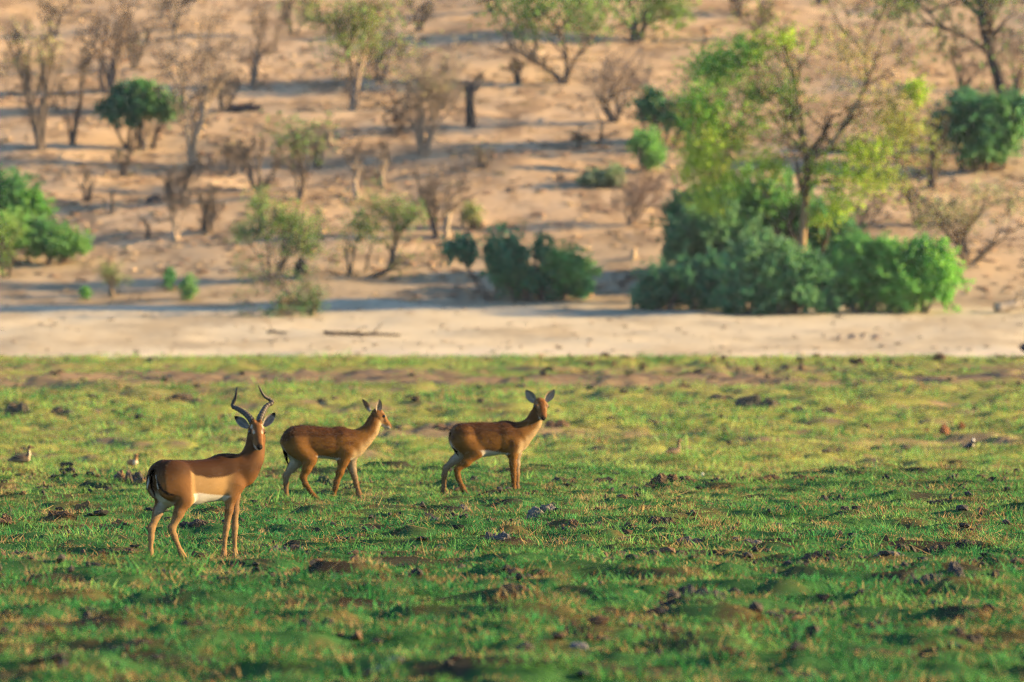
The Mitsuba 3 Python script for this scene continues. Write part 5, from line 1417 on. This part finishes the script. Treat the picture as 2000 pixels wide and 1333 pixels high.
# ---------------------------------------------------------------- clods of mud and other things lying on the grass
MUD, PALEMUD, BROWN = (0.030, 0.028, 0.029), (0.115, 0.108, 0.108), (0.060, 0.038, 0.024)
NEAR = dict(y0=45.0, y1=113.0)
for px, py, w, h, col, th, lumps, lab in (
        (1061, 1005, 62, 22, PALEMUD, 0.25, 2, 'pale cracked grey mud clod below the facing antelope'),
        (1105, 1036, 82, 22, MUD, 0.9, 3, 'dark clod with a red-brown straw cap, below the pale cracked one'),
        (1178, 1032, 50, 9, MUD, 0.3, 2, 'low dark clod right of the straw-capped one'), (1218, 1030, 56, 13, MUD, 0.3, 2, 'flat dark clod in the row right of the straw-capped one, middle one'), (1292, 1021, 62, 18, MUD, 0.5, 3, 'dark crumbled clod at the right end of the row of clods'),
        (970, 1055, 54, 22, (0.07, 0.07, 0.08), 0.3, 2, 'grey clod with a dark crack, lower left of the straw-capped one'), (1100, 1060, 26, 14, (0.07, 0.07, 0.08), 0.4, 1, 'small grey clod under a tuft of grass, below the straw-capped one'),
        (556, 1080, 74, 30, (0.05, 0.05, 0.06), 0.5, 3, 'dark blue-grey clod right of the horned antelope\'s front legs'), (378, 1030, 60, 16, MUD, 0.4, 2, 'dark clod seen between the legs of the horned antelope'),
        (1812, 1150, 92, 56, (0.05, 0.048, 0.056), 0.15, 4, 'large stacked mud clods at the lower right, biggest heap in the grass'), (1868, 1125, 40, 36, (0.045, 0.044, 0.052), 0.1, 2, 'upright dark clod just right of the biggest heap'),
        (1900, 1128, 18, 10, MUD, 0, 1, 'small dark clod between the upright one and the cubic one'), (1945, 1128, 19, 15, MUD, 0, 1, 'small cubic dark clod right of the biggest heap'),
        (228, 1086, 90, 18, MUD, 0.4, 3, 'flat dark clods left of the horned antelope\'s hind feet'), (208, 1036, 84, 18, BROWN, 0.9, 3, 'brown straw-covered clods left of the horned antelope'), (180, 1000, 78, 28, (0.05, 0.07, 0.03), 0.9, 2, 'grassy hummock with a straw crown at the left'),
        (20, 1085, 90, 12, MUD, 0.4, 2, 'dark clod at the left edge, level with the antelope\'s feet'), (5, 1025, 40, 20, BROWN, 0.6, 2, 'brown clod at the left edge'), (115, 1010, 50, 12, BROWN, 0.6, 2, 'small brown clod left of the grassy hummock'),
        (575, 1022, 50, 12, BROWN, 0.8, 2, 'brown straw clod below the walking antelope\'s hind feet'), (672, 1062, 46, 12, MUD, 0.4, 2, 'low dark clod right of the blue-grey one'),
        (1098, 945, 58, 18, MUD, 0.2, 3, 'black clod just right of the facing antelope\'s feet'), (1182, 946, 42, 17, MUD, 0.2, 2, 'black clod second to the right of the facing antelope\'s feet'), (1288, 944, 88, 32, BROWN, 0.7, 3, 'brown crumbled clod with dry stalks, right of the two black ones'),
        (1345, 942, 40, 12, BROWN, 0.5, 2, 'small brown clod right of the crumbled brown one'), (1397, 942, 20, 11, (0.03, 0.03, 0.034), 0, 1, 'single small black clod right of the brown ones'), (1500, 936, 60, 10, BROWN, 0.7, 2, 'low brown clod in the middle of the right-hand grass'),
        (1610, 980, 26, 14, MUD, 0.2, 1, 'left of two small dark clods standing side by side'), (1641, 980, 18, 19, MUD, 0.1, 1, 'right, pointed one of two small dark clods standing side by side'), (1650, 996, 22, 10, MUD, 0.1, 1, 'small dark clod just below the pair of clods'),
        (1860, 940, 30, 16, MUD, 0.3, 2, 'dark clod at the far edge of the sharp grass on the right'), (1930, 935, 60, 12, BROWN, 0.5, 2, 'brown clod at the far edge of the grass near the right side'), (1580, 938, 70, 12, BROWN, 0.7, 3, 'brown straw clods at the far edge of the sharp grass, right of the middle'),
        (1835, 986, 34, 10, (0.05, 0.04, 0.03), 0.5, 1, 'low brown-black clod right of the pair of clods'), (1350, 1062, 62, 16, (0.08, 0.08, 0.085), 0.3, 2, 'grey broken clod in the middle right grass'), (1470, 1064, 46, 9, PALEMUD, 0.2, 2, 'flat pale clod right of the grey broken one'),
        (1600, 1088, 60, 14, MUD, 0.3, 2, 'dark clod left of the pale flat slab'), (1740, 1086, 72, 13, PALEMUD, 0.2, 3, 'long pale flat slab of mud above the biggest heap'), (1835, 1074, 36, 16, MUD, 0.2, 2, 'black clod above the upright one'), (1888, 1075, 46, 10, MUD, 0.4, 2, 'row of small dark clods near the right side'),
        (1920, 1042, 60, 14, MUD, 0.5, 2, 'dark clod under overhanging straw at the right'), (1930, 1005, 60, 12, MUD, 0.5, 2, 'dark clod with loose stalks near the right edge'), (905, 995, 20, 10, (0.09, 0.085, 0.09), 0.2, 1, 'small grey clod under the facing antelope\'s hind feet'),
        (850, 1020, 24, 9, (0.06, 0.06, 0.065), 0.2, 1, 'small grey lump between the two hornless antelopes'), (790, 1025, 40, 10, MUD, 0.5, 2, 'dark clod below and right of the walking antelope'), (636, 950, 46, 26, (0.03, 0.055, 0.025), 0.6, 2, 'dark green hummock seen between the walking antelope\'s legs'),
        (690, 955, 40, 8, MUD, 0.4, 1, 'black clod behind the walking antelope\'s front feet'), (925, 938, 20, 12, MUD, 0, 1, 'black clod seen between the facing antelope\'s legs'), (505, 935, 80, 12, BROWN, 0.9, 3, 'brown straw clods between the horned and the walking antelope'),
        (1005, 1150, 60, 12, MUD, 0.2, 2, 'blurred dark clod at the rim of the foreground, centre'), (1345, 1166, 165, 34, (0.04, 0.04, 0.045), 0.2, 5, 'broad dark bank of mud in the blurred foreground'), (1545, 1208, 150, 26, (0.045, 0.05, 0.04), 0.4, 4, 'long dark bank of mud in the foreground, below and right of the broad one'),
        (1130, 1268, 46, 18, (0.13, 0.13, 0.15), 0, 1, 'pale grey stone-like lump in the blurred foreground'), (620, 1230, 80, 22, MUD, 0.3, 3, 'dark clods in the blurred foreground, left of the centre'), (380, 1225, 60, 16, MUD, 0.3, 2, 'dark clod in the blurred foreground below the horned antelope'),
        (870, 1228, 120, 22, MUD, 0.3, 3, 'dark mud bank in the blurred foreground, centre'), (250, 1270, 110, 18, MUD, 0.3, 3, 'dark mud in the lower left foreground'), (760, 1296, 70, 14, (0.10, 0.10, 0.12), 0.1, 2, 'grey lump near the bottom edge, left of the stone-like one'),
        (20, 1250, 70, 26, MUD, 0.3, 2, 'dark clod at the left edge of the foreground'), (395, 1312, 40, 14, BROWN, 0.7, 1, 'brown lump near the bottom left'), (1430, 1290, 60, 16, BROWN, 0.5, 2, 'brown lump near the bottom, right of the centre'), (1890, 1255, 90, 20, MUD, 0.3, 3, 'dark clods in the lower right foreground'),
        (1700, 1230, 110, 18, MUD, 0.3, 3, 'dark mud below the biggest heap'), (1560, 1320, 90, 14, MUD, 0.3, 2, 'dark mud at the bottom edge, right of the centre'), (1280, 1205, 90, 14, MUD, 0.4, 2, 'dark mud below the broad bank'), (1985, 1100, 60, 22, MUD, 0.4, 2, 'dark grassy clod at the right edge')):
    mound('mud_clod', lab, px, py, w * 0.92, h * 0.85, col, 'mud clod', used.get('mud_clod', 0) + 20, thatch=th, lumps=lumps, group='mud clods in the trampled grass', sharp=0.34, **NEAR)
FAR = dict(y0=118.0, y1=252.0)
for px, py, w, h, lab in ((35, 803, 52, 20, 'dark mound in the far grass at the left edge'), (370, 790, 72, 16, 'long dark mound in the far grass above the horned antelope\'s back'), (120, 815, 44, 12, 'dark low mound in the far grass, right of the one at the left edge'),
                          (1485, 795, 90, 26, 'large dark hollow mound in the far grass, right of the facing antelope'), (1550, 806, 50, 12, 'dark mound right below the large hollow one'), (1410, 782, 50, 12, 'dark mound left of the large hollow one'),
                          (1085, 836, 50, 14, 'brown mound in the far grass right of the facing antelope\'s neck'), (1160, 880, 60, 8, 'dark green hollow in the far grass'), (1610, 805, 40, 9, 'low dark mound farthest right in the far grass'), (870, 842, 60, 10, 'brown mound behind the facing antelope\'s rump')):
    mound('grass_mound', lab, px, py, w, h, (0.055, 0.052, 0.045) if 'brown' not in lab else (0.10, 0.06, 0.04), 'mound', used.get('grass_mound', 0) + 220, sharp=0.25, thatch=0.3, lumps=2, **FAR)
DUNG = 'far balls of dung on the edge of the grass'
ORD = ('first second third fourth fifth sixth seventh eighth ninth tenth eleventh twelfth thirteenth fourteenth fifteenth sixteenth seventeenth eighteenth nineteenth twentieth').split()
for k_, (px, py, w, h) in enumerate(sorted(((1150, 716, 32, 8), (1200, 717, 14, 9), (1255, 720, 17, 10), (1290, 706, 18, 9), (1313, 713, 12, 10), (1393, 709, 12, 10), (1422, 716, 10, 7), (1480, 726, 16, 11), (1441, 724, 10, 5), (1565, 723, 14, 11), (1537, 724, 12, 6), (1593, 695, 26, 9), (1630, 726, 9, 8),
                     (1680, 709, 22, 8), (1714, 710, 12, 9), (1741, 710, 12, 8), (1835, 700, 30, 8), (1960, 752, 10, 6), (1990, 752, 10, 6), (1022, 744, 12, 8)))):
    mound('dung_ball', f'small dark ball of dung on the far grass edge, {ORD[k_]} from the left', px, py, w, h, (0.075, 0.045, 0.028), 'dung', used.get('dung_ball', 0) + 320, group=DUNG, sharp=0.25, **FAR)
for px, py, w, h, lab in ((1843, 848, 26, 14, 'red-brown dung heap in the far grass on the right'), (1810, 845, 16, 6, 'low red-brown dung left of the bigger heap'), (1878, 838, 13, 8, 'red-brown dung right of the bigger heap')):
    mound('dung_heap', lab, px, py, w, h, (0.20, 0.075, 0.03), 'dung', used.get('dung_heap', 0) + 360, sharp=0.3, **FAR)

# the heap of straw and roots left of the horned antelope
key = mound('straw_heap', 'tilted heap of dark soil and straw with root fibres, left of the horned antelope\'s rump', 252, 948, 62, 36, (0.055, 0.045, 0.045), 'straw heap', 400, thatch=1.0, lumps=3, sharp=0.4, **NEAR)
mound('white_pebble', 'single white pebble on the grass, right of the brown crumbled clod', 1372, 928, 8, 6, (0.62, 0.58, 0.55), 'pebble', 410, **NEAR)
for k, (px, py, w) in enumerate(((1639, 662, 10), (1664, 661, 20), (1684, 661, 9), (1712, 661, 26))):
    mound('sand_stone', ('leftmost small grey lump in the row on the pale sand', 'second, wider grey lump in the row on the pale sand', 'third, smallest grey lump in the row on the pale sand', 'rightmost and widest grey lump in the row on the pale sand')[k], px, py, w, 7, (0.20, 0.165, 0.155), 'stone', 420 + k, y0=250.0, group='row of grey lumps on the pale sand')


# ---------------------------------------------------------------- birds
def bird(name, label, px, py, h_px, y0, y1, spec, seed=0):
    """spec: dict of the joints in units of the standing height: x along the bird's heading, z up."""
    g = ground_hit(px, py, y0, y1)
    H = h_px * g[1] / F_PX
    yaw = spec.get('yaw', 0.0)
    hd, rt = np.array([math.cos(yaw), math.sin(yaw), 0]), np.array([math.sin(yaw), -math.cos(yaw), 0])
    W = lambda x, s, z: hd * x * H + rt * s * H + np.array([0, 0, z * H])
    B = Field([-1.3 * H] * 2 + [-0.05 * H], [1.3 * H] * 2 + [1.2 * H], H * 0.022)
    ax = np.stack([hd, rt, [0, 0, 1]])
    for c, r in spec['balls']:
        tilt = spec.get('tilt', 0.0)
        a2 = np.stack([hd * math.cos(tilt) + np.array([0, 0, math.sin(tilt)]), rt, np.array([0, 0, math.cos(tilt)]) - hd * math.sin(tilt)])
        B.ell(W(*c), a2, np.array(r) * H, 0.06 * H)
    B.chain([W(*p) for p in spec['neck']], np.array(spec['neck_r']) * H, 0.05 * H)
    m = B.mesh()
    P = np.asarray(m.vertices)
    q = np.stack([P @ hd, P @ rt, P[:, 2]], -1) / H
    c = spec['paint'](q)
    key = numbered(name)
    add_mesh(key, P + g, m.faces, 'mat_coat', np.clip(c, 0.01, 0.85), True)
    b0, b1, br = spec['beak']
    v, f = tube_mesh(np.stack([W(*b0), (W(*b0) + W(*b1)) / 2, W(*b1)]), np.array([br, br * 0.75, br * 0.25]) * H, 8)
    add_mesh(key + '__beak', v + g, f, 'mat_horn', np.tile(spec.get('beak_color', (0.10, 0.05, 0.04)), (len(v), 1)), True)
    for s in (-1, 1):
        lg = spec['leg']
        v, f = tube_mesh(np.stack([W(lg[0], s * 0.07, lg[1]), W(lg[0] - 0.02, s * 0.07, lg[1] * 0.5), W(lg[0] + 0.02, s * 0.07, 0.0), W(lg[0] + 0.10, s * 0.07, 0.0)]), np.array([0.022, 0.016, 0.016, 0.012]) * H, 6)
        add_mesh(numbered(key + '__leg'), v + g, f, 'mat_horn', np.tile((0.16, 0.07, 0.05), (len(v), 1)), True)
        e = trimesh.creation.icosphere(2, 0.016 * H)
        add_mesh(numbered(key + '__eye'), e.vertices + g + W(*spec['eye']) + rt * s * spec['eye_s'] * H, e.faces, 'mat_eye', None, True)
    tag(key, label, 'bird')
    return key


def goose_paint(q):
    c = np.tile(np.array([0.16, 0.125, 0.095]), (len(q), 1))
    c = blend(c, (0.05, 0.042, 0.04), smooth01(0.36, 0.46, q[:, 2]) * smooth01(0.10, 0.0, q[:, 0]))
    c = blend(c, (0.62, 0.52, 0.38), smooth01(0.24, 0.34, q[:, 0]) * smooth01(0.82, 0.74, q[:, 2]))
    c = blend(c, (0.10, 0.065, 0.045), smooth01(0.40, 0.50, q[:, 2]) * smooth01(0.27, 0.20, q[:, 0]) * (q[:, 0] > 0.05))
    c = blend(c, (0.12, 0.075, 0.05), smooth01(0.82, 0.90, q[:, 2]))
    return c * (0.85 + 0.3 * meshkit.noise(q * 30)[:, None])


goose = dict(balls=[((-0.10, 0, 0.40), (0.42, 0.17, 0.17)), ((-0.48, 0, 0.36), (0.18, 0.08, 0.06))], neck=[(0.18, 0, 0.42), (0.27, 0, 0.60), (0.25, 0, 0.80), (0.30, 0, 0.92), (0.38, 0, 0.91)], neck_r=[0.13, 0.075, 0.055, 0.065, 0.05],
             beak=((0.41, 0, 0.905), (0.53, 0, 0.87), 0.035), leg=(-0.02, 0.27), eye=(0.345, 0, 0.935), eye_s=0.052, paint=goose_paint, yaw=0.15)
bird('goose', 'brown goose with a pale breast and upright neck, in the grass at the left edge', 44, 926, 46, 116, 175, goose)
bird('goose', 'goose with only dark head and pale breast above the grass, right of centre', 1318, 897, 40, 116, 175, {**goose, 'yaw': 0.75})


def lapwing_paint(q):
    c = np.tile(np.array([0.035, 0.04, 0.055]), (len(q), 1))
    c = blend(c, (0.10, 0.11, 0.15), smooth01(0.05, -0.1, q[:, 0]) * smooth01(0.40, 0.48, q[:, 2]) * 0.8)
    c = blend(c, (0.80, 0.78, 0.74), smooth01(0.80, 0.84, q[:, 2]) * smooth01(0.26, 0.30, q[:, 0]))
    c = blend(c, (0.62, 0.58, 0.52), smooth01(0.24, 0.32, q[:, 0]) * smooth01(0.62, 0.52, q[:, 2]))
    return c


bird('wading_bird', 'black wading bird with a white forehead, in the far grass on the right', 1893, 886, 27, 116, 190,
     dict(balls=[((-0.02, 0, 0.48), (0.38, 0.19, 0.20)), ((-0.42, 0, 0.38), (0.16, 0.07, 0.05))], neck=[(0.20, 0, 0.55), (0.27, 0, 0.74), (0.27, 0, 0.88), (0.30, 0, 0.88)], neck_r=[0.15, 0.10, 0.125, 0.11], tilt=0.35, beak=((0.39, 0, 0.86), (0.52, 0, 0.82), 0.03),
          beak_color=(0.02, 0.02, 0.02), leg=(0.0, 0.32), eye=(0.34, 0, 0.88), eye_s=0.105, paint=lapwing_paint, yaw=-0.25))


def duck_paint(q):
    c = np.tile(np.array([0.30, 0.16, 0.08]), (len(q), 1))
    return blend(c, (0.70, 0.56, 0.42), smooth01(0.60, 0.50, q[:, 2]) * smooth01(0.1, 0.25, q[:, 0]))


bird('duck', 'small orange-headed duck, its head and pale breast showing above the straw heap', 259, 918, 30, 116, 175,
     dict(balls=[((-0.05, 0, 0.40), (0.42, 0.22, 0.22))], neck=[(0.20, 0, 0.48), (0.26, 0, 0.70), (0.27, 0, 0.86), (0.32, 0, 0.86)], neck_r=[0.17, 0.11, 0.12, 0.10], beak=((0.40, 0, 0.84), (0.55, 0, 0.80), 0.05), leg=(0, 0.2), eye=(0.32, 0, 0.90), eye_s=0.1, paint=duck_paint, yaw=-0.6))
bird('duck', 'tiny sandy-orange bird on the far edge of the grass, above the facing antelope', 1056, 702, 11, 200, 252,
     dict(balls=[((-0.05, 0, 0.45), (0.5, 0.26, 0.26))], neck=[(0.25, 0, 0.5), (0.33, 0, 0.75), (0.35, 0, 0.86)], neck_r=[0.2, 0.13, 0.13], beak=((0.43, 0, 0.84), (0.58, 0, 0.80), 0.05), leg=(0, 0.2), eye=(0.38, 0, 0.90), eye_s=0.1, paint=lambda q: np.tile(np.array([0.55, 0.36, 0.16]), (len(q), 1)), yaw=2.8))
bird('large_bird', 'dark-feathered bird cut off by the right edge, where the grass meets the sand', 2008, 694, 36, 225, 256,
     dict(balls=[((0.05, 0, 0.48), (0.50, 0.30, 0.30))], neck=[(-0.3, 0, 0.5), (-0.44, 0, 0.52), (-0.52, 0, 0.53)], neck_r=[0.16, 0.07, 0.03], beak=((0.50, 0, 0.7), (0.65, 0, 0.72), 0.04), leg=(0, 0.25), eye=(0.45, 0, 0.7), eye_s=0.1, paint=lambda q: np.tile(np.array([0.03, 0.033, 0.045]), (len(q), 1))))


# ---------------------------------------------------------------- the hazy air over the plain
scene['haze'] = {'type': 'cube', 'to_world': T().translate([0, 352, 34.0]).scale([800, 425, 37.0]), 'bsdf': {'type': 'null'}, 'interior': {'type': 'ref', 'id': 'haze_air'}}
tag('haze', 'thin warm haze in the air over the plain and the slope', 'haze', kind='stuff')
